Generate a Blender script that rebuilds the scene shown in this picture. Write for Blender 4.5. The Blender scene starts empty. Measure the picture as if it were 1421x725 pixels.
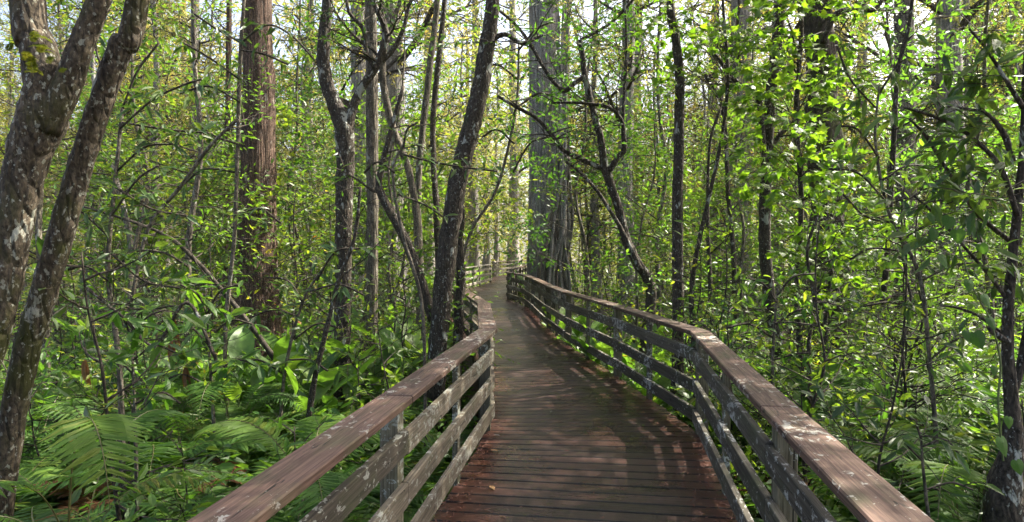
import bpy, math, random
import numpy as np
from mathutils import Vector, Matrix, Euler, noise as mnoise

scene = bpy.context.scene
R = math.radians
# ------------------------------------------------------------------ camera, sky, sun, exposure
EYE, FPX, IW, IH, HORIZ = 1.64, 880.0, 1421.0, 725.0, 347.0
PITCH = math.atan((IH / 2 - HORIZ) / FPX)
cam_d = bpy.data.cameras.new('camera')
cam = bpy.data.objects.new('camera', cam_d)
scene.collection.objects.link(cam)
cam.location = (0, 0, EYE)
cam.rotation_euler = (R(90) - PITCH, 0, 0)
cam_d.sensor_width = 36
cam_d.lens = 36 * FPX / IW
cam_d.clip_start, cam_d.clip_end = 0.05, 2000
scene.camera = cam

SUN_EL, SUN_AZ = R(53), R(64)        # azimuth is measured from +Y towards +X
world = bpy.data.worlds.new('World')
scene.world = world
world.use_nodes = True
wn = world.node_tree
sky = wn.nodes.new('ShaderNodeTexSky')
sky.sky_type = 'NISHITA'
sky.sun_disc = False
sky.sun_elevation, sky.sun_rotation = SUN_EL, SUN_AZ
sky.air_density, sky.dust_density, sky.ozone_density = .8, 7.0, 1.0
bg = wn.nodes['Background']
bg.inputs[1].default_value = 0.15
wn.links.new(sky.outputs[0], bg.inputs[0])
sun_d = bpy.data.lights.new('sun', 'SUN')
sun_d.energy, sun_d.angle, sun_d.color = 5.0, R(0.5), (1.0, 0.93, 0.80)
sun = bpy.data.objects.new('sun', sun_d)
scene.collection.objects.link(sun)
sv = Vector((math.sin(SUN_AZ) * math.cos(SUN_EL), math.cos(SUN_AZ) * math.cos(SUN_EL), math.sin(SUN_EL)))
sun.rotation_euler = sv.to_track_quat('Z', 'Y').to_euler()
sun.location = (20, 20, 40)
vs = scene.view_settings
vs.view_transform, vs.look, vs.exposure, vs.gamma = 'Standard', 'None', 2.02, 1.0
cy = scene.cycles
cy.use_denoising = True
cy.denoising_prefilter = 'NONE'
cy.caustics_reflective = cy.caustics_refractive = False
cy.blur_glossy = 1.0
cy.max_bounces, cy.diffuse_bounces, cy.glossy_bounces, cy.transmission_bounces = 7, 4, 2, 4
cy.sample_clamp_indirect = 4.0
cy.use_adaptive_sampling = True
cy.adaptive_threshold = 0.01

rng = np.random.default_rng(7)
random.seed(7)
COL = scene.collection

# ------------------------------------------------------------------ helpers
def ray(px, py):
    """camera ray through a photo pixel, depth 1 along the ground plane's y axis"""
    x, y = (px - IW / 2) / FPX, (IH / 2 - py) / FPX
    c, s = math.cos(PITCH), math.sin(PITCH)
    d = np.array([x, c + y * s, y * c - s])
    return d / d[1]

def P(px, py, Y):
    """the place at depth Y seen at a photo pixel"""
    return np.array([0, 0, EYE]) + ray(px, py) * Y

def unit(v):
    v = np.asarray(v, float)
    return v / np.maximum(np.linalg.norm(v, axis=-1, keepdims=True), 1e-9)

class MB:
    """collects polygons, then becomes ONE mesh"""
    def __init__(self):
        self.v, self.li, self.ls, self.mi, self.n = [], [], [], [], 0
    def add(self, verts, faces, mat=0):
        verts = np.asarray(verts, float).reshape(-1, 3)
        for f in faces:                      # arrays (m,k) of indices
            f = np.asarray(f, int)
            if f.size == 0: continue
            if f.ndim == 1: f = f[None]
            self.li.append((f + self.n).ravel())
            self.ls.append(np.full(len(f), f.shape[1]))
            self.mi.append(np.full(len(f), mat))
        self.v.append(verts); self.n += len(verts)
    def mesh(self, name, mats, smooth=False, origin=None):
        me = bpy.data.meshes.new(name)
        v = np.concatenate(self.v) if self.v else np.zeros((0, 3))
        if origin is not None: v = v - np.asarray(origin)
        li = np.concatenate(self.li); ls = np.concatenate(self.ls)
        me.vertices.add(len(v)); me.vertices.foreach_set('co', v.astype(np.float32).ravel())
        me.loops.add(len(li)); me.loops.foreach_set('vertex_index', li.astype(np.int32))
        me.polygons.add(len(ls))
        st = np.concatenate([[0], np.cumsum(ls)[:-1]]).astype(np.int32)
        me.polygons.foreach_set('loop_start', st)
        me.polygons.foreach_set('loop_total', ls.astype(np.int32))
        if not isinstance(mats, (list, tuple)): mats = [mats]
        for m in mats: me.materials.append(m)
        me.polygons.foreach_set('material_index', np.concatenate(self.mi).astype(np.int32))
        me.polygons.foreach_set('use_smooth', np.full(len(ls), bool(smooth)))
        me.update(calc_edges=True)
        return me

def link(name, data, parent=None, loc=None, rot=None, scale=None):
    o = bpy.data.objects.new(name, data)
    COL.objects.link(o)
    if name in ('branches', 'twigs'): o['kind'] = 'stuff'
    if parent is not None: o.parent = parent
    if loc is not None: o.location = loc
    if rot is not None: o.rotation_euler = rot
    if scale is not None: o.scale = scale if hasattr(scale, '__len__') else (scale,) * 3
    return o

def thing(name, label, cat, loc=(0, 0, 0), rz=0.0, scale=1.0, group=None, data=None):
    o = link(name, data, None, loc, (0, 0, rz), scale)
    o['label'] = label; o['category'] = cat
    if group: o['group'] = group
    return o

def copy_thing(root, loc, rz=0.0, scale=1.0, label=None, group=None, rx=0.0):
    r = root.copy(); COL.objects.link(r)
    r.location = loc; r.rotation_euler = (rx, 0, rz); r.scale = (scale,) * 3
    if label: r['label'] = label
    if group: r['group'] = group
    for ch in root.children:
        c = ch.copy(); COL.objects.link(c); c.parent = r
        for g in ch.children:
            d = g.copy(); COL.objects.link(d); d.parent = c
    return r

def setting(name, mesh, kind='structure'):
    o = link(name, mesh); o['kind'] = kind
    return o

def catmull(pts, rad, n):
    pts = np.asarray(pts, float); rad = np.asarray(rad, float)
    p = np.vstack([2 * pts[0] - pts[1], pts, 2 * pts[-1] - pts[-2]])
    out, ro = [], []
    for i in range(1, len(p) - 2):
        for k in range(n):
            t = k / n
            a, b, c, d = p[i - 1], p[i], p[i + 1], p[i + 2]
            out.append(0.5 * (2 * b + (c - a) * t + (2 * a - 5 * b + 4 * c - d) * t * t + (3 * b - a - 3 * c + d) * t ** 3))
            ro.append(rad[i - 1] * (1 - t) + rad[i] * t)
    out.append(pts[-1]); ro.append(rad[-1])
    return np.array(out), np.array(ro)

def tube(mb, pts, rad, k=6, rough=0.0, flute=None, mat=0, seed=0, cap=True):
    pts = np.asarray(pts, float); rad = np.asarray(rad, float)
    n = len(pts)
    t = np.gradient(pts, axis=0); t = unit(t)
    avg = np.abs(t.mean(0)); ref = np.zeros(3); ref[np.argmin(avg)] = 1
    s = unit(np.cross(t, ref)); u = np.cross(s, t)
    a = np.arange(k) * 2 * np.pi / k
    r = rad[:, None] * np.ones((1, k))
    if rough:
        ph = np.random.default_rng(seed).uniform(0, 6.28, (4,))
        zz = np.arange(n)[:, None]
        r = r * (1 + rough * (np.sin(3 * a + zz * .9 + ph[0]) + np.sin(5 * a - zz * 1.7 + ph[1]) + .7 * np.sin(2 * a + zz * 2.3 + ph[2])))
    if flute is not None:
        amp, lob = flute
        r = r * (1 + amp[:, None] * (np.cos(lob * a) + .6 * np.cos((lob + 3) * a + 1.3) + .35 * np.cos((2 * lob + 1) * a + .4)))
    v = pts[:, None] + r[..., None] * (np.cos(a)[:, None] * s[:, None] + np.sin(a)[:, None] * u[:, None])
    i = np.arange(n - 1)[:, None] * k; j = np.arange(k)[None]; j2 = (j + 1) % k
    f = np.stack([i + j, i + j2, i + k + j2, i + k + j], -1).reshape(-1, 4)
    fs = [f]
    if cap: fs += [(np.arange(k) + (n - 1) * k)[None], np.arange(k)[::-1][None]]
    mb.add(v.reshape(-1, 3), fs, mat)

def box8(mb, q_low, q_up, mat=0):
    """prism between two quads given in the same order"""
    mb.add(np.vstack([q_low, q_up]), [np.array([[3, 2, 1, 0], [4, 5, 6, 7], [0, 1, 5, 4], [1, 2, 6, 5], [2, 3, 7, 6], [3, 0, 4, 7]])], mat)

def bevel(me, w=0.004, seg=1):
    import bmesh
    bm = bmesh.new(); bm.from_mesh(me)
    bmesh.ops.bevel(bm, geom=bm.edges[:], offset=w, segments=seg, affect='EDGES', profile=.6)
    bmesh.ops.recalc_face_normals(bm, faces=bm.faces)
    bm.to_mesh(me); bm.free()
    return me

# ------------------------------------------------------------------ materials
def new_mat(name):
    m = bpy.data.materials.new(name); m.use_nodes = True
    nt = m.node_tree
    return m, nt, nt.nodes['Principled BSDF'], nt.nodes['Material Output']

def N(nt, typ, **kw):
    n = nt.nodes.new(typ)
    for k, v in kw.items():
        if k.startswith('i_'):
            key = k[2:]
            key = int(key) if key.isdigit() else key.replace('_', ' ')
            n.inputs[key].default_value = v
        else: setattr(n, k, v)
    return n

def ramp(nt, src, stops, interp='LINEAR'):
    r = nt.nodes.new('ShaderNodeValToRGB'); r.color_ramp.interpolation = interp
    e = r.color_ramp.elements
    while len(e) < len(stops): e.new(0.5)
    for i, (p, c) in enumerate(stops):
        e[i].position = p; e[i].color = (*c, 1) if len(c) == 3 else c
    nt.links.new(src, r.inputs[0])
    return r.outputs[0]

def g(v): return (v, v, v)

def mixc(nt, fac, a, b, blend='MIX'):
    m = nt.nodes.new('ShaderNodeMix'); m.data_type = 'RGBA'; m.blend_type = blend
    for s, v in ((m.inputs[0], fac), (m.inputs[6], a), (m.inputs[7], b)):
        if hasattr(v, 'links'): nt.links.new(v, s)
        elif hasattr(v, '__len__'): s.default_value = (*v, 1) if len(v) == 3 else v
        else: s.default_value = v
    return m.outputs[2]

def texco(nt, out='Object', scale=(1, 1, 1)):
    tc = nt.nodes.new('ShaderNodeTexCoord'); mp = nt.nodes.new('ShaderNodeMapping')
    mp.inputs['Scale'].default_value = scale
    nt.links.new(tc.outputs[out], mp.inputs[0])
    return mp.outputs[0]

def noise(nt, vec, scale, detail=4, rough=.6, dist=0.0):
    n = N(nt, 'ShaderNodeTexNoise', i_Scale=scale, i_Detail=detail, i_Roughness=rough, i_Distortion=dist)
    nt.links.new(vec, n.inputs['Vector'])
    return n.outputs[0]

def leaf_mat(name, stops, trans=0.4, rough=0.42, tint=(1.15, 1.15, .5), spec=.42):
    m, nt, b, out = new_mat(name)
    geo = nt.nodes.new('ShaderNodeNewGeometry')
    oi = nt.nodes.new('ShaderNodeObjectInfo')
    ad = N(nt, 'ShaderNodeMath', operation='MULTIPLY_ADD'); ad.inputs[1].default_value = .62
    nt.links.new(oi.outputs['Random'], ad.inputs[0])
    ml = N(nt, 'ShaderNodeMath', operation='MULTIPLY'); ml.inputs[1].default_value = .42
    nt.links.new(geo.outputs['Random Per Island'], ml.inputs[0])
    nt.links.new(ml.outputs[0], ad.inputs[2])
    c = ramp(nt, ad.outputs[0], stops)
    nz = noise(nt, texco(nt, 'Object'), 14, 2)
    c2 = mixc(nt, .5, c, ramp(nt, nz, [(.3, g(.55)), (.7, g(1.25))]), 'MULTIPLY')
    nt.links.new(c2, b.inputs['Base Color'])
    b.inputs['Roughness'].default_value = rough
    b.inputs['Specular IOR Level'].default_value = spec
    tr = nt.nodes.new('ShaderNodeBsdfTranslucent')
    tcx = mixc(nt, 1.0, c2, tint, 'MULTIPLY')
    br = N(nt, 'ShaderNodeBrightContrast')
    nt.links.new(mixc(nt, 1.0, tcx, (2.0, 2.0, 2.0), 'MULTIPLY'), tr.inputs[0])
    ms = nt.nodes.new('ShaderNodeMixShader'); ms.inputs[0].default_value = trans
    nt.links.new(b.outputs[0], ms.inputs[1]); nt.links.new(tr.outputs[0], ms.inputs[2])
    nt.links.new(ms.outputs[0], out.inputs[0])
    return m

M = {}
M['leaf_dark'] = leaf_mat('dark_glossy_leaf', [(0, (.02, .045, .014)), (.45, (.038, .08, .02)), (.8, (.075, .12, .025)), (1, (.12, .145, .03))], .36, .4)
M['leaf_mid'] = leaf_mat('green_leaf', [(0, (.028, .074, .014)), (.5, (.05, .118, .018)), (.85, (.088, .165, .022)), (1, (.14, .172, .024))], .5)
M['leaf_yel'] = leaf_mat('yellow_green_leaf', [(0, (.048, .10, .015)), (.5, (.082, .148, .02)), (.88, (.145, .18, .026)), (.98, (.22, .18, .03)), (1, (.24, .10, .02))], .52)
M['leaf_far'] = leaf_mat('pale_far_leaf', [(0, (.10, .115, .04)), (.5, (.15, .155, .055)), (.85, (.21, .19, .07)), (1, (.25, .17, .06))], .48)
M['maple'] = leaf_mat('lobed_leaf', [(0, (.05, .115, .012)), (.5, (.085, .165, .015)), (.93, (.14, .205, .02)), (1, (.2, .12, .02))], .52)
M['fern'] = leaf_mat('fern_green', [(0, (.028, .072, .014)), (.5, (.053, .115, .018)), (.85, (.09, .155, .022)), (1, (.14, .15, .03))], .42, .55, spec=.2)
M['paddle'] = leaf_mat('paddle_leaf_green', [(0, (.05, .12, .022)), (.6, (.09, .17, .026)), (1, (.15, .2, .035))], .45, .45)
M['dead'] = leaf_mat('dry_brown_leaf', [(0, (.09, .05, .025)), (.5, (.16, .085, .035)), (1, (.26, .16, .07))], .25, .6, (1.2, .9, .6))
M['litter'] = leaf_mat('fallen_needles', [(0, (.06, .022, .014)), (.5, (.11, .04, .022)), (1, (.2, .09, .045))], .1, .7, (1.2, .9, .6))

def bark_mat(name, dark, light, lichen, lich_amt, vscale=(14, 14, 2.2), moss=None, moss_amt=0.0, bump=.5, fine=60, ridge=.5, lsc=7.0, spk=0.0):
    m, nt, b, out = new_mat(name)
    v = texco(nt, 'Object', vscale)
    n1 = noise(nt, v, 1.0, 6, .65, .6)
    vo = N(nt, 'ShaderNodeTexVoronoi', feature='DISTANCE_TO_EDGE', i_Scale=1.3)
    nt.links.new(v, vo.inputs['Vector'])
    crack = ramp(nt, vo.outputs[0], [(0, g(0)), (.22, g(1))])
    c = ramp(nt, n1, [(.25, dark), (.75, light)])
    c = mixc(nt, ridge, c, crack, 'MULTIPLY')
    v2 = texco(nt, 'Object', (1, 1, .6))
    fn = noise(nt, v2, fine, 3, .6)
    c = mixc(nt, .85, c, ramp(nt, fn, [(.34, g(.25)), (.66, g(1.6))]), 'MULTIPLY')
    if moss:
        mo = noise(nt, texco(nt, 'Object', (1, 1, .4)), 3.2, 4)
        c = mixc(nt, ramp(nt, mo, [(.62 - moss_amt, g(0)), (.72 - moss_amt, g(1))]), c, moss)
    ln = noise(nt, texco(nt, 'Object', (1, 1, .55)), lsc, 6, .66, .4)
    lm = ramp(nt, ln, [(.66 - lich_amt, g(0)), (.69 - lich_amt, g(1))])
    sp = noise(nt, texco(nt, 'Object', (1, 1, .7)), 38.0, 3, .6)
    lm2 = ramp(nt, sp, [(.66 - lich_amt * .6 - spk, g(0)), (.7 - lich_amt * .6 - spk, g(.75))])
    lc = mixc(nt, fn, lichen, tuple(x * .62 for x in lichen))
    c = mixc(nt, lm2, c, lc); c = mixc(nt, lm, c, lc)
    nt.links.new(c, b.inputs['Base Color'])
    b.inputs['Roughness'].default_value = .85
    b.inputs['Specular IOR Level'].default_value = .25
    bp = N(nt, 'ShaderNodeBump', i_Strength=bump, i_Distance=.03)
    h = N(nt, 'ShaderNodeMath', operation='MULTIPLY_ADD'); h.inputs[1].default_value = .7
    nt.links.new(crack, h.inputs[0]); nt.links.new(n1, h.inputs[2])
    h2 = N(nt, 'ShaderNodeMath', operation='MULTIPLY_ADD'); h2.inputs[1].default_value = .35
    nt.links.new(fn, h2.inputs[0]); nt.links.new(h.outputs[0], h2.inputs[2])
    nt.links.new(h2.outputs[0], bp.inputs['Height']); nt.links.new(bp.outputs[0], b.inputs['Normal'])
    return m

M['bark_lichen'] = bark_mat('lichen_spotted_bark', (.020, .015, .010), (.125, .098, .065), (.36, .36, .29), .05, (14, 14, 4), moss=(.045, .045, .013), moss_amt=.11, bump=.7, ridge=.15, lsc=4.6, spk=.04)
M['bark_dark'] = bark_mat('dark_bark', (.02, .016, .012), (.085, .068, .05), (.34, .35, .31), .065, (20, 20, 5), ridge=.25, moss=(.035, .045, .014), moss_amt=.0)
M['bark_red'] = bark_mat('red_brown_fibrous_bark', (.03, .018, .012), (.22, .138, .098), (.36, .31, .26), .03, (18, 18, .8), bump=.9, ridge=.6)
M['bark_pale'] = bark_mat('pale_grey_bark', (.14, .128, .11), (.42, .39, .345), (.5, .5, .46), .03, (12, 12, .7), bump=.8, ridge=.55)
M['bark_mid'] = bark_mat('grey_brown_bark', (.055, .047, .036), (.21, .18, .135), (.32, .33, .28), .05)
M['bark_moss'] = bark_mat('mossy_dark_bark', (.018, .014, .01), (.07, .05, .035), (.2, .2, .15), .0, moss=(.045, .05, .014), moss_amt=.14)
M['twig'] = bark_mat('thin_twig', (.03, .024, .017), (.085, .07, .05), (.2, .2, .17), .0, bump=.1)
M['stem_green'] = leaf_mat('green_stem', [(0, (.05, .08, .02)), (1, (.10, .13, .035))], .05, .5)
M['rachis'] = leaf_mat('frond_rachis', [(0, (.06, .07, .02)), (1, (.11, .10, .03))], .05, .5)

def wood_mat(name, dark, light, lichen, lich_amt, rough=(.55, .85), spots=0.0, edge=None, wet=False, grain=(1.2, 26, 26)):
    """boards run along their local X"""
    m, nt, b, out = new_mat(name)
    oi = nt.nodes.new('ShaderNodeObjectInfo')
    off = N(nt, 'ShaderNodeVectorMath', operation='MULTIPLY_ADD')
    cmb = nt.nodes.new('ShaderNodeCombineXYZ')
    for i in range(3): nt.links.new(oi.outputs['Random'], cmb.inputs[i])
    tc = nt.nodes.new('ShaderNodeTexCoord')
    off.inputs[1].default_value = (37, 19, 53)
    nt.links.new(cmb.outputs[0], off.inputs[0]); nt.links.new(tc.outputs['Object'], off.inputs[2])
    def mp(s):
        q = nt.nodes.new('ShaderNodeMapping'); q.inputs['Scale'].default_value = s
        nt.links.new(off.outputs[0], q.inputs[0]); return q.outputs[0]
    gr = noise(nt, mp(grain), 1.6, 6, .62, 1.2)
    gr2 = noise(nt, mp((grain[0] * 2.5, grain[1] * 3.4, grain[2] * 3.4)), 1.5, 4, .6, .4)
    c = ramp(nt, gr, [(.28, dark), (.72, light)])
    c = mixc(nt, .65, c, ramp(nt, gr2, [(.32, g(.4)), (.5, g(1)), (.7, g(1.25))]), 'MULTIPLY')
    br = ramp(nt, oi.outputs['Random'], [(0, g(.55)), (1, g(1.35))])
    c = mixc(nt, 1.0, c, br, 'MULTIPLY')
    # splits and check marks along the grain
    ck = noise(nt, mp((grain[0] * 2.4, grain[1] * .9, grain[2] * .9)), 1.0, 3, .55, 1.4)
    ckm = ramp(nt, ck, [(.66, g(0)), (.69, g(1))])
    c = mixc(nt, ckm, c, tuple(x * .25 for x in dark))
    if edge:
        # fallen-needle staining on the ends of the boards
        sep = nt.nodes.new('ShaderNodeSeparateXYZ'); nt.links.new(tc.outputs['Generated'], sep.inputs[0])
        e = N(nt, 'ShaderNodeMath', operation='SUBTRACT'); e.inputs[1].default_value = .5
        nt.links.new(sep.outputs[0], e.inputs[0])
        ab = N(nt, 'ShaderNodeMath', operation='ABSOLUTE'); nt.links.new(e.outputs[0], ab.inputs[0])
        wob = noise(nt, mp((5, 5, 5)), 2.0, 5, .7)
        sm = N(nt, 'ShaderNodeMath', operation='MULTIPLY_ADD'); sm.inputs[1].default_value = .35
        nt.links.new(wob, sm.inputs[0]); nt.links.new(ab.outputs[0], sm.inputs[2])
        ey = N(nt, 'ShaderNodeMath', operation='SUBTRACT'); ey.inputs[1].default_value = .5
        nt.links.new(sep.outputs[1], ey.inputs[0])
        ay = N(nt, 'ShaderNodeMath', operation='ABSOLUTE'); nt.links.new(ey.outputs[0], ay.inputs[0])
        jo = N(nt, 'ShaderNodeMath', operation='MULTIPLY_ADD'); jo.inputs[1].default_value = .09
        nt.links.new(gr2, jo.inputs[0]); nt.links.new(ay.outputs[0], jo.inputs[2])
        em = ramp(nt, sm.outputs[0], [(.46, g(0)), (.62, g(.85))])
        c = mixc(nt, em, c, edge)
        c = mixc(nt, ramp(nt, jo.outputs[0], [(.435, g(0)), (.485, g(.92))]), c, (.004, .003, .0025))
    if lich_amt > -.5:
        ln = noise(nt, mp((6, 9, 9)), 3.0, 6, .68, .5)
        big = noise(nt, mp((1.1, 1.5, 1.5)), 1.3, 2)
        la = N(nt, 'ShaderNodeMath', operation='MULTIPLY_ADD'); la.inputs[1].default_value = .55
        nt.links.new(big, la.inputs[0]); nt.links.new(ln, la.inputs[2])
        lm = ramp(nt, la.outputs[0], [(.875 - lich_amt, g(0)), (.90 - lich_amt, g(1))])
        fn = noise(nt, mp((40, 40, 40)), 2.0, 2)
        grn = ramp(nt, noise(nt, mp((2, 5, 5)), 1.7, 4), [(.5, g(0)), (.7, g(.55))])
        c = mixc(nt, grn, c, (.05, .06, .022))
        lc = mixc(nt, fn, lichen, tuple(x * .6 for x in lichen))
        c = mixc(nt, lm, c, lc)
    if spots:
        vo = N(nt, 'ShaderNodeTexVoronoi', i_Scale=5.5, i_Randomness=1.0); pass
        dn = N(nt, 'ShaderNodeTexNoise', i_Scale=9.0, i_Detail=4.0); nt.links.new(mp((1, 1.6, 1.6)), dn.inputs['Vector'])
        dv = N(nt, 'ShaderNodeVectorMath', operation='MULTIPLY_ADD'); dv.inputs[1].default_value = (.22, .22, .22)
        nt.links.new(dn.outputs['Color'], dv.inputs[0]); nt.links.new(mp((1, 1.6, 1.6)), dv.inputs[2]); nt.links.new(dv.outputs[0], vo.inputs['Vector'])
        sm = ramp(nt, vo.outputs['Distance'], [(.10 + spots, g(1)), (.13 + spots, g(0))])
        pick = ramp(nt, vo.outputs['Color'], [(.72, g(0)), (.74, g(1))])
        c = mixc(nt, mixc(nt, 1.0, sm, pick, 'MULTIPLY'), c, (.40, .39, .35))
    nt.links.new(c, b.inputs['Base Color'])
    geo = nt.nodes.new('ShaderNodeNewGeometry')
    if wet:
        wv = nt.nodes.new('ShaderNodeMapping'); wv.inputs['Scale'].default_value = (1.1, .8, 1)
        nt.links.new(geo.outputs['Position'], wv.inputs[0])
        wz = noise(nt, wv.outputs[0], 1.4, 5, .6)
        wr = ramp(nt, wz, [(.36, g(rough[0])), (.62, g(rough[1]))])
        rr = mixc(nt, .35, wr, ramp(nt, gr2, [(.3, g(.2)), (.7, g(.7))]))
        nt.links.new(rr, b.inputs['Roughness'])
        b.inputs['Specular IOR Level'].default_value = .3
    else:
        nt.links.new(ramp(nt, gr, [(.3, g(rough[1])), (.7, g(rough[0]))]), b.inputs['Roughness'])
        b.inputs['Specular IOR Level'].default_value = .3
    bp = N(nt, 'ShaderNodeBump', i_Strength=.45, i_Distance=.006)
    hh = mixc(nt, .5, gr, gr2)
    nt.links.new(hh, bp.inputs['Height']); nt.links.new(bp.outputs[0], b.inputs['Normal'])
    return m

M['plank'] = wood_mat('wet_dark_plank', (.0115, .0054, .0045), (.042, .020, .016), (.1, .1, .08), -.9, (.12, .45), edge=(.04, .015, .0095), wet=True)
M['cap'] = wood_mat('red_brown_cap_board', (.040, .024, .018), (.135, .080, .058), (.36, .34, .29), .0, (.5, .8), spots=.0)
M['rail'] = wood_mat('lichen_grey_rail', (.045, .036, .026), (.15, .125, .09), (.33, .33, .28), .03, (.6, .9))
M['rail_sunlit'] = wood_mat('pale_sunlit_rail', (.16, .145, .11), (.36, .33, .27), (.4, .4, .35), -.05, (.6, .9))  # sunlight on the far railing put into a paler wood colour
M['rail_white'] = wood_mat('white_lichen_rail', (.035, .03, .022), (.11, .095, .07), (.40, .40, .36), .02, (.6, .9))
M['post'] = wood_mat('weathered_post', (.06, .052, .03), (.19, .17, .115), (.38, .40, .34), .01, (.6, .9), grain=(26, 26, 1.2))
M['beam'] = wood_mat('dark_damp_beam', (.02, .016, .012), (.05, .04, .03), (.1, .1, .08), -.9)

def ground_mat():
    m, nt, b, out = new_mat('swamp_floor_litter')
    v = texco(nt, 'Object')
    n1 = noise(nt, v, .5, 6, .65); n2 = noise(nt, v, 9, 6, .7)
    c = ramp(nt, n2, [(.3, (.018, .013, .009)), (.55, (.05, .032, .018)), (.75, (.10, .065, .032))])
    c = mixc(nt, ramp(nt, n1, [(.45, g(0)), (.65, g(.7))]), c, (.03, .045, .012))
    nt.links.new(c, b.inputs['Base Color']); b.inputs['Roughness'].default_value = .8
    bp = N(nt, 'ShaderNodeBump', i_Strength=.8, i_Distance=.05)
    nt.links.new(n2, bp.inputs['Height']); nt.links.new(bp.outputs[0], b.inputs['Normal'])
    return m
M['ground'] = ground_mat()

# ------------------------------------------------------------------ the boardwalk's plan: inner cap edges, left and right
LE = np.array([(-1.30, -2.5), (-.90, .2), (-.487, 3.1), (-.134, 5.76), (-.30, 8.6), (-.86, 11.9), (-1.45, 15.2), (-1.95, 19.0), (-2.05, 23.0), (-1.83, 26.0), (-.98, 32.0), (-1.05, 38.5), (-.2, 42.0), (3.0, 46.0)])
RI = np.array([(.30, -2.5), (.72, .2), (1.14, 2.9), (1.577, 5.607), (1.275, 8.25), (.87, 10.9), (.66, 13.2), (.50, 15.9), (.31, 18.3), (-.22, 20.9), (-.15, 23.6), (.25, 27.0), (.85, 32.0), (1.1, 37.0), (1.9, 40.0), (4.4, 42.5)])
GZ = -.80
def xl(y): return np.interp(y, LE[:, 1], LE[:, 0])
def xr(y): return np.interp(y, RI[:, 1], RI[:, 0])
def on_walk(x, y, m=.35):
    return (y < 46) & (y > -3) & (x > xl(y) - m) & (x < xr(y) + m)
def ground_z(x, y):
    return GZ + .10 * np.sin(x * .7 + 1.3) * np.cos(y * .55) + .06 * np.sin(x * 1.9 + y * 1.3) - .03 * np.cos(y * 2.1 - x)

# ground sheet to the horizon
def build_ground():
    def axis(lim, fine, step):
        a = list(np.arange(-fine, fine + .01, step)); x = fine
        while x < lim:
            x = x * 1.35; a.append(x); a.insert(0, -x)
        return np.array(a)
    xs, ys = axis(900, 24, .4), axis(900, 24, .4) + 20
    X, Y = np.meshgrid(xs, ys)
    nx, ny = len(xs), len(ys)
    Z = ground_z(X, Y)
    mb = MB()
    i = np.arange(ny - 1)[:, None] * nx + np.arange(nx - 1)[None]
    mb.add(np.stack([X, Y, Z], -1).reshape(-1, 3), [np.stack([i, i + 1, i + nx + 1, i + nx], -1).reshape(-1, 4)])
    setting('ground', mb.mesh('ground', M['ground'], True))
build_ground()

# ------------------------------------------------------------------ deck planks
def line_hit(c, r, poly, sign):
    best = None
    for a, b in zip(poly[:-1], poly[1:]):
        A = np.array([[r[0], a[0] - b[0]], [r[1], a[1] - b[1]]])
        if abs(np.linalg.det(A)) < 1e-9: continue
        t, s = np.linalg.solve(A, a - c)
        if -1e-6 <= s <= 1 + 1e-6 and t * sign > 0 and (best is None or abs(t) < abs(best)): best = t
    return best

def build_deck():
    deck = link('boardwalk', None, None, (0, 0, 0)); deck['kind'] = 'structure'
    ys = np.arange(-2.4, 45, .05)
    cx = (xl(ys) + xr(ys)) / 2
    k = np.ones(41) / 41
    cxs = np.convolve(np.pad(cx, 20, mode='edge'), k, 'valid')
    cxs = np.convolve(np.pad(cxs, 20, mode='edge'), k, 'valid')
    c = np.stack([cxs, ys], -1)
    tan = unit(np.gradient(c, axis=0))
    s = np.concatenate([[0], np.cumsum(np.linalg.norm(np.diff(c, axis=0), axis=1))])
    W = .146
    st = np.arange(0.3, s[-1] - .4, W)[:300]
    C = np.stack([np.interp(st, s, c[:, 0]), np.interp(st, s, c[:, 1])], -1)
    T = unit(np.stack([np.interp(st, s, tan[:, 0]), np.interp(st, s, tan[:, 1])], -1))
    ends = []
    for ci, ti in zip(C, T):
        r = np.array([ti[1], -ti[0]])
        tl = line_hit(ci, r, LE, -1); tr = line_hit(ci, r, RI, 1)
        if tl is None or tr is None: tl, tr = -.87, .87
        ends.append((ci + r * (tl - .10), ci + r * (tr + .10), ti))
    rg = np.random.default_rng(3)
    for i in range(len(ends) - 1):
        (a, b, t0), (a2, b2, t1) = ends[i], ends[i + 1]
        gap = .008 + rg.uniform(0, .006)
        ja, jb = rg.uniform(-.025, .025, 2)
        u = unit(b - a)
        q = [a + t0 * gap - u * ja, b + t0 * gap + u * jb, b2 - t1 * .0015 + u * jb, a2 - t1 * .0015 - u * ja]
        dz = rg.uniform(-.0012, .0012); th = .038
        mid = (a + b + a2 + b2) / 4
        ang = math.atan2(u[1], u[0])
        ca, sa = math.cos(-ang), math.sin(-ang)
        loc = np.array([[(p[0] - mid[0]) * ca - (p[1] - mid[1]) * sa, (p[0] - mid[0]) * sa + (p[1] - mid[1]) * ca, 0] for p in q])
        warp = np.array([rg.uniform(-.0008, .0008) for _ in range(4)])
        up = loc.copy(); up[:, 2] = warp
        lo = loc.copy(); lo[:, 2] = -th
        mb = MB(); box8(mb, lo, up)
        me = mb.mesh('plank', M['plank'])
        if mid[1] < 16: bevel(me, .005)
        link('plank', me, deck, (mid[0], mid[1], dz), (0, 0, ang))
    # stringers under the deck edges and joists
    for off in (.14, .86, 1.55):
        mb = MB()
        yy = np.arange(-2.2, 40, .8)
        xx = xl(yy) + off * (xr(yy) - xl(yy)) / 1.72
        for (x0, y0), (x1, y1) in zip(zip(xx[:-1], yy[:-1]), zip(xx[1:], yy[1:])):
            lo = np.array([(x0 - .02, y0, -.24), (x0 + .02, y0, -.24), (x1 + .02, y1, -.24), (x1 - .02, y1, -.24)])
            hi = lo + [0, 0, .195]
            box8(mb, lo, hi)
        link('stringer', mb.mesh('stringer', M['beam']), deck)
build_deck()

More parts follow.
